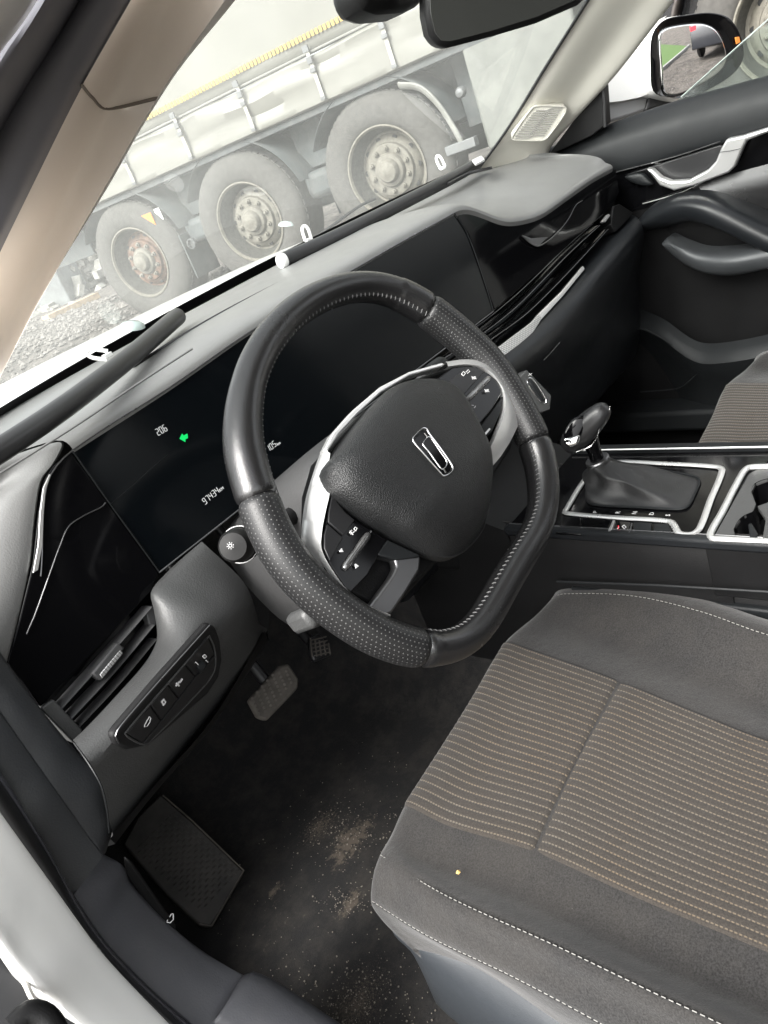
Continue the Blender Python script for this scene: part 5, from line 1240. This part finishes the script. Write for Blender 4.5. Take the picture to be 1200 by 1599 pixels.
# buttons beneath frame
bt = [((868, 832), (884, 806), (907, 808), (908, 834)), ((909, 808), (955, 812), (948, 831), (910, 832)), ((964, 813), (985, 815), (982, 832), (960, 831)), ((990, 815), (1018, 816), (1016, 834), (990, 832)), ((1022, 817), (1044, 818), (1052, 836), (1020, 834))]
for i, q in enumerate(bt):
    o = prism('button', [Cz(u, v, .0045) for u, v in q], m_black if i < 3 else m_dark2, con, .003, .0008)
prism('button_divider', [Cz(u, v, .006) for u, v in ((957, 812), (961, 812), (954, 830), (949, 830))], m_silver, con, .004, .0005)
prism('button_divider', [Cz(u, v, .006) for u, v in ((986, 816), (988, 816), (984, 832), (981, 832))], m_dsilver, con, .004, .0005)
strokes('parking_brake_mark', [[(972, 822), (975, 820), (978, 823), (975, 826), (972, 822)], [(964, 826), (967, 823)]], lambda u, v: Cz(u, v, .0052), .0006, m_white_print, con)
strokes('red_mark', [[(966, 821), (966, 825)]], lambda u, v: Cz(u, v, .0052), .0005, m_red, con)
# P R N D S letters beside the gate, read from the driver's seat
for ch, u, v in (('P', 932, 801), ('R', 967, 802), ('N', 993, 803), ('D', 1020, 804.5), ('S', 1046, 806)):
    txt3('gear_letter', ch, u, v, 0.0085, con, m_white_print, xd=V(1, 0, 0), ud=V(0, 1, 0), pf=lambda a, b, o_: Cz(a, b, o_), off=.0036)
# ---------------- gear selector
gs_ = thing('gear_selector', 'gear lever with gloss and chrome knob above a pleated leather boot', 'gear lever')
b0 = [Cz(u, v, .003) for u, v in ((916, 772), (918, 784), (930, 789), (1000, 793), (1060, 796), (1074, 792), (1084, 775), (1093, 752), (1088, 746), (1050, 738), (1000, 730), (945, 728), (928, 742))]
rc0 = P(934, 720, x=.372)
def ringp(c, r, k): return [c + V(math.cos(a) * r, math.sin(a) * r, 0) for a in [2 * math.pi * i / k for i in range(k)]]
N0 = 72; base = spline(b0, N0, True); cb_ = sum(base, Vector()) / N0
ringt = []
for p in base:
    d = (p - cb_); ang = math.atan2(d.y, d.x); ringt.append(rc0 + V(math.cos(ang) * .0145, math.sin(ang) * .0145, 0))
rows = [[p + V(0, 0, -.002) for p in base]]
for t in (0.0, 0.12, 0.3, 0.5, 0.7, 0.88, 1.0):
    row = []
    for i, (a, z) in enumerate(zip(base, ringt)):
        d = (a - cb_).normalized(); q = a.lerp(z, t)
        h = (z.z - a.z) * (t ** 1.25); q.z = a.z + h
        ang = 2 * math.pi * i / N0
        fold = math.sin(math.pi * t)
        q += d * fold * (.001 + .005 * math.sin(ang * 2 + t * 5) + .0035 * math.sin(ang * 5 - t * 7)) + V(0, 0, fold * (.001 + .003 * math.sin(ang * 3 + t * 6)))
        row.append(q)
    rows.append(row)
cols = [spline([r[j] for r in rows], 30) for j in range(N0)]
vs = [cols[j][i] for i in range(30) for j in range(N0)]; fs = [(i * N0 + j, i * N0 + (j + 1) % N0, (i + 1) * N0 + (j + 1) % N0, (i + 1) * N0 + j) for i in range(29) for j in range(N0)]
mesh('boot', vs, fs, m_bootl := M('boot_leather', (0.018, 0.018, 0.0185), 0.42, grain=.5, gs=700, rvar=.15), gs_, sharp=70)
tube('boot_base_rim', [p + V(0, 0, .001) for p in base], .0016, m_dark2, gs_, closed=True, segs=6)
sh = (P(931, 700, x=.372) - rc0); sh = V(-.15, .12, 1).normalized()
lathe('boot_ring', [(.0155, -.004), (.0165, -.002), (.0165, .003), (.0150, .0045), (.010, .0046)], sh, rc0, m_dsilver, gs_, 36)
kp = P(915, 668, x=.362)
lathe('shaft', [(.010, 0), (.009, .02), (.010, (kp - rc0).length)], (kp - rc0).normalized(), rc0, m_black, gs_, 24)
def knob():
    c = kp; q = (P(950, 634, x=.372) - P(884, 694, x=.350)); L = q.length; q.normalize()
    side = q.cross((CAM - c).normalized()).normalized(); fr_ = side.cross(q)
    prof = [(-.54, .0), (-.53, .30), (-.48, .62), (-.36, .88), (-.15, 1.0), (.10, .95), (.30, .82), (.45, .62), (.52, .36), (.54, 0)]
    vs = []; fs = []; S_ = 32
    prof = [(0, 0)] and spline([V(a, b, 0) for a, b in prof], 26)
    for p in prof:
        cc = c + q * p.x * L * .98 + side * (-.004 * p.x)
        for s in range(S_):
            a = 2 * math.pi * s / S_; ca, sa = math.cos(a), math.sin(a)
            f = abs(ca) ** .8 * (1 if ca > 0 else -1); g = abs(sa) ** .8 * (1 if sa > 0 else -1)
            vs.append(cc + side * f * .0185 * max(0, p.y) + fr_ * g * .020 * max(0, p.y))
    for i in range(len(prof) - 1):
        for s in range(S_): a = i * S_ + s; b_ = i * S_ + (s + 1) % S_; fs.append((a, b_, b_ + S_, a + S_))
    o = mesh('knob', vs, fs, m_knob, gs_, sharp=80)
    return c, q, side, fr_, L
m_knob = M('knob_leather', (0.020, 0.020, 0.021), 0.34, grain=.1)
kc0, kq, ks, kf, kL = knob()
KP = (kc0 + (CAM - kc0).normalized() * .0205, (CAM - kc0).normalized())
def K_(u, v, o=0.0): return P(u, v, pl=KP, off=o)
dome('knob_inlay', spline([K_(u, v, -.003) for u, v in ((884, 690), (880, 678), (886, 664), (900, 651), (914, 649), (918, 656), (912, 672), (900, 690), (892, 697))], 40, True), KP[1], .003, m_black, gs_, skirt=.008)
dome('release_button', spline([K_(u, v, 0) for u, v in ((881, 685), (893, 683), (906, 679), (905, 688), (900, 695), (888, 697), (881, 691))], 32, True), KP[1], .0025, m_chrome, gs_, skirt=.006)
tube('knob_chrome_line', [K_(u, v, -.004) for u, v in ((953, 634), (951, 642), (942, 655), (936, 670), (932, 684), (922, 697), (900, 706))], .0007, m_chrome, gs_, n=30, segs=6)
lathe('knob_collar', [(.013, 0), (.012, .006), (.0105, .016), (.010, .02)], (rc0 - kp).normalized(), kp + (rc0 - kp).normalized() * .016, m_black, gs_, 28)
# ================================================================== PEDALS AND FOOTREST
def pedal(name, px, y, label, cat, mat, nz=.35):
    pl_ = (P(px[0][0], px[0][1], y=y), V(0, -1, nz).normalized()); t = thing(name, label, cat)
    o = prism('pad', [P(u, v, pl=pl_) for u, v in px], mat, t, .012, .004)
    c = sum((P(u, v, pl=pl_) for u, v in px), Vector()) / len(px)
    return t, pl_, c
m_ped = M('worn_pedal_rubber', (0.085, 0.075, 0.065), 0.8, var=.25, vs=60, dust=.5)
t, ppl, c = pedal('brake_pedal', ((389, 1094), (438, 1040), (452, 1036), (468, 1060), (466, 1076), (418, 1126), (404, 1122)), .40, 'dusty brown-grey brake pedal hanging under the steering column', 'brake pedal', m_ped)
b = Bag()
for i in range(7):
    for j in range(6):
        u = 402 + i * 8 + j * 2.6 - 8; v = 1092 - i * 9 + j * 6 - 4 + 2
        if 1045 < v < 1118: b.tube([P(u, v, pl=ppl, off=.0), P(u, v, pl=ppl, off=.0015)], .0022, 6)
b.done('pad_ribs', m_ped, t)
tube('arm', [c + V(0, .015, 0), c + V(.01, .08, .10), c + V(.02, .18, .26)], .009, m_rubber, t, n=8)
t, ppl, c = pedal('accelerator_pedal', ((483, 998), (500, 988), (516, 1010), (520, 1022), (492, 1034), (486, 1024)), .46, 'ribbed accelerator pedal half hidden behind the wheel rim', 'accelerator pedal', m_rubber, .5)
b = Bag()
for i in range(5):
    b.tube([P(485 + i * 7, 1000 + i * 2 - 4, pl=ppl, off=.001), P(491 + i * 7 - 3, 1026 - i * 1, pl=ppl, off=.001)], .0014, 4)
    b.tube([P(486 + i * 1.2, 1000 + i * 6, pl=ppl, off=.001), P(510 + i * 1.5, 994 + i * 6, pl=ppl, off=.001)], .0012, 4)
b.done('pad_ribs', m_ped, t)
tube('arm', [c + V(0, .015, 0), c + V(.02, .10, .10), c + V(.03, .2, .3)], .008, m_rubber, t, n=8)
fp = plane((-0.27, 0.47, -0.575), (0, -0.62, 0.785))
def F(u, v, o=0.0): return P(u, v, pl=fp, off=o)
m_rest = M('footrest_plastic', (0.020, 0.019, 0.018), 0.55, var=.2, vs=30, dust=.30)
frs = prism('footrest', [F(u, v) for u, v in ((252, 1240), (300, 1282), (382, 1360), (330, 1447), (312, 1444), (262, 1398), (192, 1318), (215, 1275))], m_rest, None, .02, .003)
tag(frs, 'textured black plastic footrest left of the pedals with dusty tread', 'footrest')
b = Bag(); r_ = random.Random(2)
o0, oX, oY = F(262, 1258, .0005), (F(382, 1362, .0005) - F(262, 1258, .0005)), (F(196, 1320, .0005) - F(262, 1258, .0005))
for i in range(26):
    for j in range(13):
        s_, t_ = (i + .5) / 26, (j + .5) / 13 * 1.05
        if t_ > .98 or (s_ < .06) or s_ + 0 > .97: continue
        c = o0 + oX * s_ + oY * t_
        d = oX.normalized() if (i + j) % 2 else oY.normalized()
        b.tube([c - d * .0028, c + d * .0028], .0011, 4)
tr_ = b.done('tread_pattern', m_rest, frs)
tube('footrest_edge', [F(u, v, .001) for u, v in ((255, 1242), (300, 1281), (381, 1359), (331, 1446), (312, 1443))], .0012, m_ped, frs, segs=6)
# ================================================================== DRIVER'S SEAT
def Z(u, v, z): return P(u, v, z=z)
seat = thing('driver_seat', 'dark grey driver seat with brown striped insert and white piping', 'car seat')
front = {
 'r0': [(640, 1469, -.455), (736, 1504, -.455), (880, 1597, -.455)],
 'r1': [(582, 1408, -.405), (667, 1461, -.405), (800, 1525, -.40), (939, 1599, -.40)],
 'r1b': [(584, 1372, -.385), (680, 1428, -.375), (840, 1503, -.375), (1030, 1598, -.375)],
 'r2': [(595, 1336, -.37), (693, 1397, -.355), (880, 1483, -.352), (1013, 1547, -.352), (1120, 1597, -.352)],
 'r3': [(612, 1305, -.374), (661, 1344, -.373), (827, 1408, -.376), (1010, 1495, -.380), (1200, 1579, -.384)],
 'r4': [(633, 1259, -.370), (700, 1290, -.368), (835, 1331, -.371), (1000, 1405, -.375), (1200, 1488, -.380)],
 'rm': [(722, 1120, -.370), (800, 1150, -.368), (900, 1190, -.371), (1050, 1255, -.375), (1200, 1320, -.380)],
 'r6': [(790, 1003, -.368), (830, 1015, -.366), (968, 1064, -.370), (1080, 1110, -.374), (1200, 1157, -.378)],
 'r7': [(838, 960, -.368), (880, 975, -.369), (1013, 1019, -.374), (1100, 1055, -.378), (1200, 1099, -.382)],
 'r8': [(862, 935, -.362), (880, 928, -.352), (987, 931, -.345), (1093, 955, -.343), (1200, 992, -.343)],
 'r9': [(872, 922, -.372), (910, 912, -.368), (1000, 913, -.360), (1090, 930, -.358), (1200, 968, -.358)],
}
keys = ['r0', 'r1', 'r1b', 'r2', 'r3', 'r4', 'rm', 'r6', 'r7', 'r8', 'r9']
rows = []
for k in keys:
    pts = [Z(*q) for q in front[k]]
    d = (pts[-1] - pts[-2]); d.z = 0; d.normalize(); last = pts[-1]
    yend = -0.62; t = (yend - last.y) / d.y if abs(d.y) > .2 else .4
    xe = pts[0].x * .0 + last.x + d.x * t * .5
    pts.append(V(xe, yend, last.z - .02))
    f0 = pts[0]
    if k not in ('r0', 'r1'): pts = [f0 + V(-f0.x * .02, -.015, -.075), f0 + V(0, .006, -.022)] + pts
    else: pts = [f0 + V(-f0.x * .1, -.03, -.05), f0 + V(0, .002, -.02)] + pts
    rows.append(pts)
last = rows[-1]
rows.append([p + V(.012, 0, -.05) for p in last]); rows.append([p + V(.008, 0, -.14) for p in last])
rows.insert(0, [p + V(.01, 0, -.05) for p in rows[0]])
NS = 120
SR = [spline(r, NS) for r in rows]
cols = [spline([r[j] for r in SR], 110) for j in range(NS)]
vs = [cols[j][i] for i in range(110) for j in range(NS)]; fs = [(i * NS + j, i * NS + j + 1, (i + 1) * NS + j + 1, (i + 1) * NS + j) for i in range(109) for j in range(NS - 1)]
cush = mesh('cushion', vs, fs, m_fab, seat, sharp=80)
# insert: ribbed cloth, slightly proud, front panel + rear panel parted by the cross seam
iL, iM, iR = rows[6], rows[7], rows[8]
L_, M__, R__ = spline(iL, 200), spline(iM, 200), spline(iR, 200)
def yof(u, v, z): return Z(u, v, z).y
ysL, ysM, ysR = yof(835, 1331, -.371), yof(900, 1190, -.371), yof(968, 1064, -.370)
def part_insert(name, fy0, fy1):
    NR = 27; PER = 8; nu = NR * PER + 1; nv = 70
    def sub(path, y0, y1):
        s = spline(path, 400); s2 = [p for p in s if (y1 <= p.y <= y0)]; return spline(s2, nv)
    # choose along each edge between fractions measured by y
    a, b, c = sub(iL[1:], fy0[0], fy1[0]), sub(iM[1:], fy0[1], fy1[1]), sub(iR[1:], fy0[2], fy1[2])
    vs = []; uvs = []; fs = []
    for j in range(nv):
        row = spline([a[j], b[j], c[j]], nu); e = min(j, nv - 1 - j); tuck = 0.0022 * max(0, 1 - e / 1.3)
        if j == 0 and e == 0: pass
        for i, p in enumerate(row):
            t = i / PER; rib = 0.0008 * abs(math.sin(math.pi * (t + .5))) ** .6
            ee = min(i, nu - 1 - i); tk = .0035 * max(0, 1 - ee / 3)
            vs.append(p + V(0, 0, .0022 + rib - tuck - tk)); uvs.append((t, 0))
    for j in range(nv):
        for i in range(nu):
            if j: uvs[j * nu + i] = (i / PER, uvs[(j - 1) * nu + i][1] + (vs[j * nu + i] - vs[(j - 1) * nu + i]).length)
    fs = [(j * nu + i, j * nu + i + 1, (j + 1) * nu + i + 1, (j + 1) * nu + i) for j in range(nv - 1) for i in range(nu - 1)]
    return mesh(name, vs, fs, m_strip, seat, uvs=uvs, sharp=80)
g_ = .0008
yf = (rows[6][2].y + .004, rows[7][2].y + .004, rows[8][2].y + .004)
part_insert('front_insert', yf, (ysL + g_, ysM + g_, ysR + g_)); part_insert('rear_insert', (ysL - g_, ysM - g_, ysR - g_), (-.60, -.60, -.60))
def seam(row, y1=-.5, dz=.0008, name='piping_stitches', rad=.0005, pitch=.0050, fill=.72, mat=m_thread, dx=0):
    s = spline(row[2:] if len(row) > 4 else row, 600); b = Bag(); acc = 0; cur = [s[0]]
    for i in range(1, len(s)):
        acc += (s[i] - s[i - 1]).length
        if acc < pitch * fill: cur.append(s[i])
        if acc >= pitch:
            if len(cur) > 1: b.tube([q + V(dx, 0, dz) for q in (cur[0], cur[len(cur) // 2], cur[-1])], rad, 5)
            acc = 0; cur = [s[i]]
    return b.done(name, mat, seat)
seam(rows[4]); seam(rows[2], dz=.0006); seam(rows[10], dz=.0006, rad=.0005)
for r, nm in ((rows[4], 'piping_groove'), (rows[2], 'piping_groove'), (rows[10], 'piping_groove')):
    tube(nm, [p + V(0, 0, -.0004 if nm == 'piping_groove' else .0002) for p in spline(r[2:], 80)], .0007, m_fabdk := m_dark, seat, segs=5)
# plastic side cover under the cushion
sc0 = [Z(*q) for q in ((612, 1452, -.47), (655, 1478, -.47), (736, 1512, -.47), (880, 1610, -.47))]; sc0.append(V(-.24, -.6, -.46))
sc1 = [Z(*q) for q in ((645, 1490, -.52), (668, 1510, -.50), (740, 1560, -.50), (800, 1605, -.50))]; sc1.append(V(-.262, -.6, -.50))
sc2 = [p + V(-.004, 0, -.09) for p in sc1]
loft('side_cover', [[p + V(.02, 0, .01) for p in sc0], sc0, sc1, sc2], M('seat_side_plastic', (0.030, 0.034, 0.039), .45, grain=.3, var=.08, rvar=.15), seat, n=40, m=16)
box('seat_base', (.0, -.32, -.55), (.19, .28, .07), m_dark, seat, bv=.02)
# backrest behind the camera side, out of view but part of the seat
loft('backrest', [[V(-.24, -.66, -.36), V(0, -.70, -.36), V(.24, -.66, -.36)], [V(-.25, -.74, 0), V(0, -.79, 0), V(.25, -.74, 0)], [V(-.20, -.86, .28), V(0, -.88, .30), V(.20, -.86, .28)]], m_fab, seat, n=16, m=12, th=.09)
# crumb on the seat
c = Z(716, 1362, -.3655); cr = mesh('crumb', [c + V(*q) * .0028 for q in ((1, 0, 0), (.2, .9, 0), (-.8, .5, .1), (-.7, -.6, 0), (.3, -.8, 0), (.1, 0, 1.1), (-.4, .2, .8))], [(0, 1, 5), (1, 2, 6), (1, 6, 5), (2, 3, 6), (3, 4, 5), (3, 5, 6), (4, 0, 5), (4, 3, 2, 1, 0)], M('yellow_crumb', (.62, .40, .14), .7), None, smooth=False)
tag(cr, 'tiny yellow crumb lying on the grey left bolster of the driver seat', 'crumb')
# ================================================================== PASSENGER SEAT (copy of the cushion, set further back)
ps = thing('passenger_seat', 'grey and brown cloth passenger seat beyond the console', 'car seat')
for ch in list(seat.children):
    if ch.name.split('.')[0] in ('side_cover', 'crumb'): continue
    c = ch.copy(); COL.objects.link(c); c.parent = ps
ps.location = (.715, PSY, PSZ)
# ================================================================== PASSENGER DOOR
door = thing('passenger_door', 'black passenger door panel with silver handle, armrest and side mirror', 'car door')
DX = 1.085
def Dr(u, v, x=DX): return P(u, v, x=x)
def drow(*a): return [Dr(u, v, x) for u, v, x in a]
# belt: upper soft band
b0 = drow((850, 232, 1.12), (905, 214, 1.12), (945, 196, 1.12), (1050, 159, 1.12), (1200, 117, 1.12), (1330, 80, 1.12))
b1 = drow((852, 240, 1.105), (910, 220, 1.105), (950, 204, 1.105), (1055, 168, 1.105), (1200, 128, 1.105), (1330, 92, 1.105))
b2_ = drow((860, 252, 1.085), (918, 236, 1.085), (960, 224, 1.085), (1060, 196, 1.085), (1200, 160, 1.085), (1330, 125, 1.085))
b3 = drow((872, 275, 1.082), (925, 272, 1.082), (962, 268, 1.082), (1065, 240, 1.082), (1200, 203, 1.082), (1330, 165, 1.082))
loft('belt_trim', [[p + V(.02, 0, -.01) for p in b0], b0, b1, b2_, b3, [p + V(.015, 0, 0) for p in b3]], m_dark2, door, n=40, m=24)
# gloss band
g0 = drow((925, 273, 1.088), (962, 269, 1.088), (1065, 241, 1.088), (1200, 204, 1.088), (1330, 166, 1.088)); g1 = drow((925, 330, 1.088), (985, 330, 1.088), (1070, 305, 1.088), (1200, 262, 1.088), (1330, 222, 1.088))
loft('gloss_band', [[p + V(.01, 0, .004) for p in g0], g0, g1, [p + V(.01, 0, -.004) for p in g1]], m_black, door, n=24)
tube('gloss_band_bead', [Dr(u, v, 1.080) for u, v in ((962, 269), (1060, 243), (1125, 221))], .0011, m_dsilver, door, n=16, segs=6)
tube('lower_band_bead', [Dr(u, v, 1.080) for u, v in ((1004, 318), (1030, 311), (1065, 300), (1098, 284))], .0010, m_silver, door, n=16, segs=6)
# handle recess and handle
prism('handle_recess', [Dr(u, v, 1.084) for u, v in ((975, 274), (1068, 244), (1125, 226), (1135, 232), (1122, 262), (1080, 284), (1045, 290), (1015, 265))], m_rubber, door, .02, .003)
hd = prism('door_handle', [Dr(u, v, 1.062) for u, v in ((1008, 264), (1018, 265), (1032, 278), (1048, 284), (1075, 282), (1105, 266), (1118, 252), (1126, 232), (1134, 218), (1158, 213), (1200, 200), (1260, 182), (1262, 189), (1200, 207), (1166, 220), (1160, 232), (1148, 260), (1138, 270), (1085, 290), (1052, 298), (1030, 290), (1016, 272))], m_silver, door, .018, .0035)
tube('handle_seam', [Dr(u, v, 1.0605) for u, v in ((1122, 238), (1140, 236), (1157, 232))], .0005, m_rubber, hd, segs=5)
dome('lock_button', spline([Dr(u, v, 1.075) for u, v in ((976, 276), (990, 271), (1004, 271), (1014, 280), (1020, 288), (1005, 290), (985, 284))], 32, True), (-1, -.2, .1), .006, m_dark2, door)
# window glass lowered part, its top edge shows
wg = mesh('window_pane', [Dr(*q) for q in ((1056, 160, 1.125), (1066, 150, 1.125), (1160, 66, 1.125), (1330, -60, 1.125), (1330, 90, 1.125), (1200, 135, 1.125))], [(0, 1, 2, 3, 4, 5)], m_window, door, smooth=False); solid(wg, .004)
tube('pane_edge', [Dr(u, v, 1.125) for u, v in ((1064, 152), (1110, 111), (1160, 66), (1230, 4))], .0016, M('green_glass_edge', (.45, .5, .47), .2), door, n=8, segs=6)
# inner skin, armrest, pocket
loft('inner_panel', [drow((925, 325, 1.09), (1000, 325, 1.09), (1200, 255, 1.09), (1330, 215, 1.09)), drow((925, 420, 1.10), (1000, 420, 1.10), (1200, 420, 1.10), (1330, 420, 1.10)), drow((870, 560, 1.10), (960, 560, 1.10), (1200, 560, 1.10), (1330, 560, 1.10)), [V(1.10, .62, -.66), V(1.10, .3, -.66), V(1.10, -.5, -.66), V(1.1, -1., -.66)]], m_dark, door, n=30, m=24)
box('door_front_fill', (1.12, .47, -.35), (.012, .25, .36), m_dark, door)
ar0 = drow((990, 350, 1.07), (1020, 322, 1.06), (1062, 308, 1.045), (1110, 312, 1.03), (1200, 352, 1.02), (1300, 395, 1.02))
ar1 = drow((995, 355, 1.05), (1028, 335, 1.035), (1066, 322, 1.02), (1108, 330, 1.01), (1200, 373, 1.0), (1300, 415, 1.0))
ar2 = drow((1000, 362, 1.07), (1040, 352, 1.05), (1075, 344, 1.03), (1118, 356, 1.015), (1200, 396, 1.005), (1300, 440, 1.005))
loft('armrest', [[p + V(.06, 0, .0) for p in ar0], ar0, ar1, ar2, [p + V(.07, 0, -.02) for p in ar2]], m_soft, door, n=40, m=24)
strokes('armrest_stitches', [[(1120 + 8 * i, 310 - 2.2 * i), (1124 + 8 * i, 308.8 - 2.2 * i)] for i in range(11)], lambda u, v: Dr(u, v, 1.084), .0006, m_dthread, door)
loft('upper_insert', [drow((1090, 285, 1.088), (1200, 256, 1.088), (1330, 220, 1.088)), drow((1100, 312, 1.078), (1200, 290, 1.078), (1330, 262, 1.078)), drow((1110, 330, 1.088), (1200, 350, 1.088), (1330, 380, 1.088))], m_leather, door, n=16, m=8)
# pull handle
ph0 = drow((1034, 380, 1.05), (1040, 376, 1.045), (1060, 385, 1.03), (1095, 397, 1.02), (1140, 396, 1.015), (1200, 388, 1.01), (1280, 376, 1.01))
ph1 = drow((1036, 384, 1.04), (1046, 386, 1.035), (1068, 400, 1.02), (1100, 412, 1.01), (1140, 412, 1.0), (1200, 402, 1.0), (1280, 390, 1.0))
ph2 = drow((1040, 388, 1.05), (1052, 400, 1.045), (1078, 418, 1.03), (1108, 428, 1.02), (1145, 430, 1.015), (1200, 420, 1.01), (1280, 408, 1.01))
loft('pull_handle', [[p + V(.05, 0, 0) for p in ph0], ph0, ph1, ph2, [p + V(.05, 0, 0) for p in ph2]], M('pull_handle_grey', (.045, .048, .051), .42, .2, rvar=.2), door, n=40, m=20)
# map pocket
mp0 = drow((985, 500, 1.08), (1030, 520, 1.05), (1075, 552, 1.02), (1100, 560, 1.01), (1150, 556, 1.0), (1230, 540, 1.0)); 
loft('map_pocket', [[p + V(.03, 0, .02) for p in mp0], mp0, [p + V(-.004, 0, -.008) for p in mp0], [p + V(.03, 0, -.09) for p in mp0], [p + V(.06, 0, -.25) for p in mp0]], m_dark2, door, n=40, m=20)
tube('pocket_bead', [Dr(u, v, 1.035) for u, v in ((997, 513), (1010, 515), (1060, 545), (1090, 568), (1093, 578), (1080, 592), (1060, 606), (1000, 612))], .0012, m_dark2, door, n=40, segs=6)
box('rocker_sill', (1.08, -.1, -.50), (.05, .6, .025), m_dark2, door, bv=.01)
# door mirror
mir = bpy.data.objects.new('side_mirror', None); COL.objects.link(mir); mir.parent = door
MC = P(1085, 92, y=.165)
TGT = cp(-.6, 0, .2)
R0 = V(.30, -.95, -.118).normalized()
mn = ((CAM - MC).normalized() + R0).normalized()
mn = (mn + V(MNX, 0, MNZ)).normalized()
MPn = (MC, mn)
def Mr(u, v, o=0.0): return P(u, v, pl=MPn, off=o)
go = [(1036, 145), (1030, 100), (1028, 60), (1032, 48), (1050, 41), (1090, 37), (1108, 41), (1120, 50), (1132, 72), (1135, 95), (1120, 115), (1087, 135), (1055, 149)]
fo = [(1020, 142), (1016, 100), (1017, 62), (1024, 44), (1040, 30), (1075, 23), (1110, 20), (1137, 27), (1152, 45), (1161, 72), (1160, 95), (1142, 118), (1110, 138), (1076, 152), (1045, 152)]
def convex():
    o_ = spline([Mr(u, v, .0005) for u, v in go], 64, True); c = sum(o_, Vector()) / 64; vs = []; fs = []; K = 16; RC = 1.4
    for k in range(K):
        s = 1 - k / K
        for p in o_:
            q = c + (p - c) * s; d2 = (q - c).length_squared; vs.append(q - mn * (d2 / (2 * RC)) + mn * .004)
    vs.append(c + mn * .004)
    for k in range(K - 1):
        for i in range(64): a = k * 64 + i; b_ = k * 64 + (i + 1) % 64; fs.append((a, b_, b_ + 64, a + 64))
    for i in range(64): fs.append(((K - 1) * 64 + i, (K - 1) * 64 + (i + 1) % 64, len(vs) - 1))
    # smooth normals make it a true convex mirror; back it so that it has depth
    o = mesh('mirror_glass', vs, fs, m_mirror, mir, sharp=80); s_ = o.modifiers.new('solid', 'SOLIDIFY'); s_.thickness = .003; s_.offset = 0
convex()
fo_ = spline([Mr(u, v, .010) for u, v in fo], 60, True); gi_ = spline([Mr(u, v, .002) for u, v in go[::1]], 60, True)
def align(a, b):
    k = min(range(60), key=lambda k: sum((a[i] - b[(i + k) % 60]).length for i in range(0, 60, 6))); return [b[(i + k) % 60] for i in range(60)]
gi2 = align(fo_, gi_)
bk = -mn
shell = [fo_[i] for i in range(60)]; cF = sum(shell, Vector()) / 60
rowsM = [gi2, [p.lerp(q, .25) + mn * .001 for p, q in zip(gi2, fo_)], [p.lerp(q, .9) + mn * .002 for p, q in zip(gi2, fo_)], fo_]
loft('mirror_bezel', rowsM, m_black, mir, n=60, closed=True)
out_ = [(943, 126), (942, 150), (950, 160), (1000, 152), (1022, 145), (1018, 100), (1020, 60), (1028, 42), (1044, 27), (1060, 18)]
wh = [(941, 118), (978, 82), (1016, 45), (1034, 30), (1042, 24), (1026, 38), (1019, 52), (1016, 70), (1016, 100), (1020, 144), (1000, 152), (970, 158), (950, 160), (943, 157), (942, 140)]
rows4 = [fo_, [cF + (p - cF) * 1.03 - mn * .02 for p in fo_], [cF + (p - cF) * 1.0 - mn * .06 + V(-.01, .01, 0) for p in fo_], [cF + (p - cF) * .8 - mn * .10 + V(-.03, .02, 0) for p in fo_], [cF + (p - cF) * .35 - mn * .12 + V(-.04, .03, 0) for p in fo_], [cF - mn * .122 + V(-.04, .03, 0) for p in fo_]]
loft('mirror_housing', rows4, m_white, mir, n=60, m=24, closed=True)
wp_ = (Mr(1018, 100, -.02), V(-.25, -.93, .1).normalized())
prism('mirror_housing_cheek', [P(u, v, pl=wp_) for u, v in wh], m_white, mir, .05, .012)
prism('mirror_arm', [P(u, v, pl=wp_, off=-.01) for u, v in ((947, 192), (950, 158), (1000, 152), (1040, 150), (1075, 150), (1048, 160), (1012, 171), (985, 181))], m_dsilver2 := M('mirror_arm_grey', (.22, .22, .22), .35, rvar=.2), mir, .04, .005)
prism('mirror_arm_joint', [P(u, v, pl=wp_, off=-.004) for u, v in ((1010, 172), (1014, 152), (1050, 148), (1078, 150), (1052, 159), (1030, 167))], m_rubber, mir, .04, .004)
prism('turn_lamp', [Mr(u, v, .0135) for u, v in ((1149, 58), (1155, 57), (1157, 66), (1151, 69))], m_amber, mir, .003, .0008)
# ---------------- exterior skin of the passenger door
prism('outer_skin', [V(1.19, .42, -.72), V(1.19, .42, .05), V(1.19, -.98, .06), V(1.19, -.98, -.72)], m_white, door, .03, 0, nrm=(1, 0, 0))
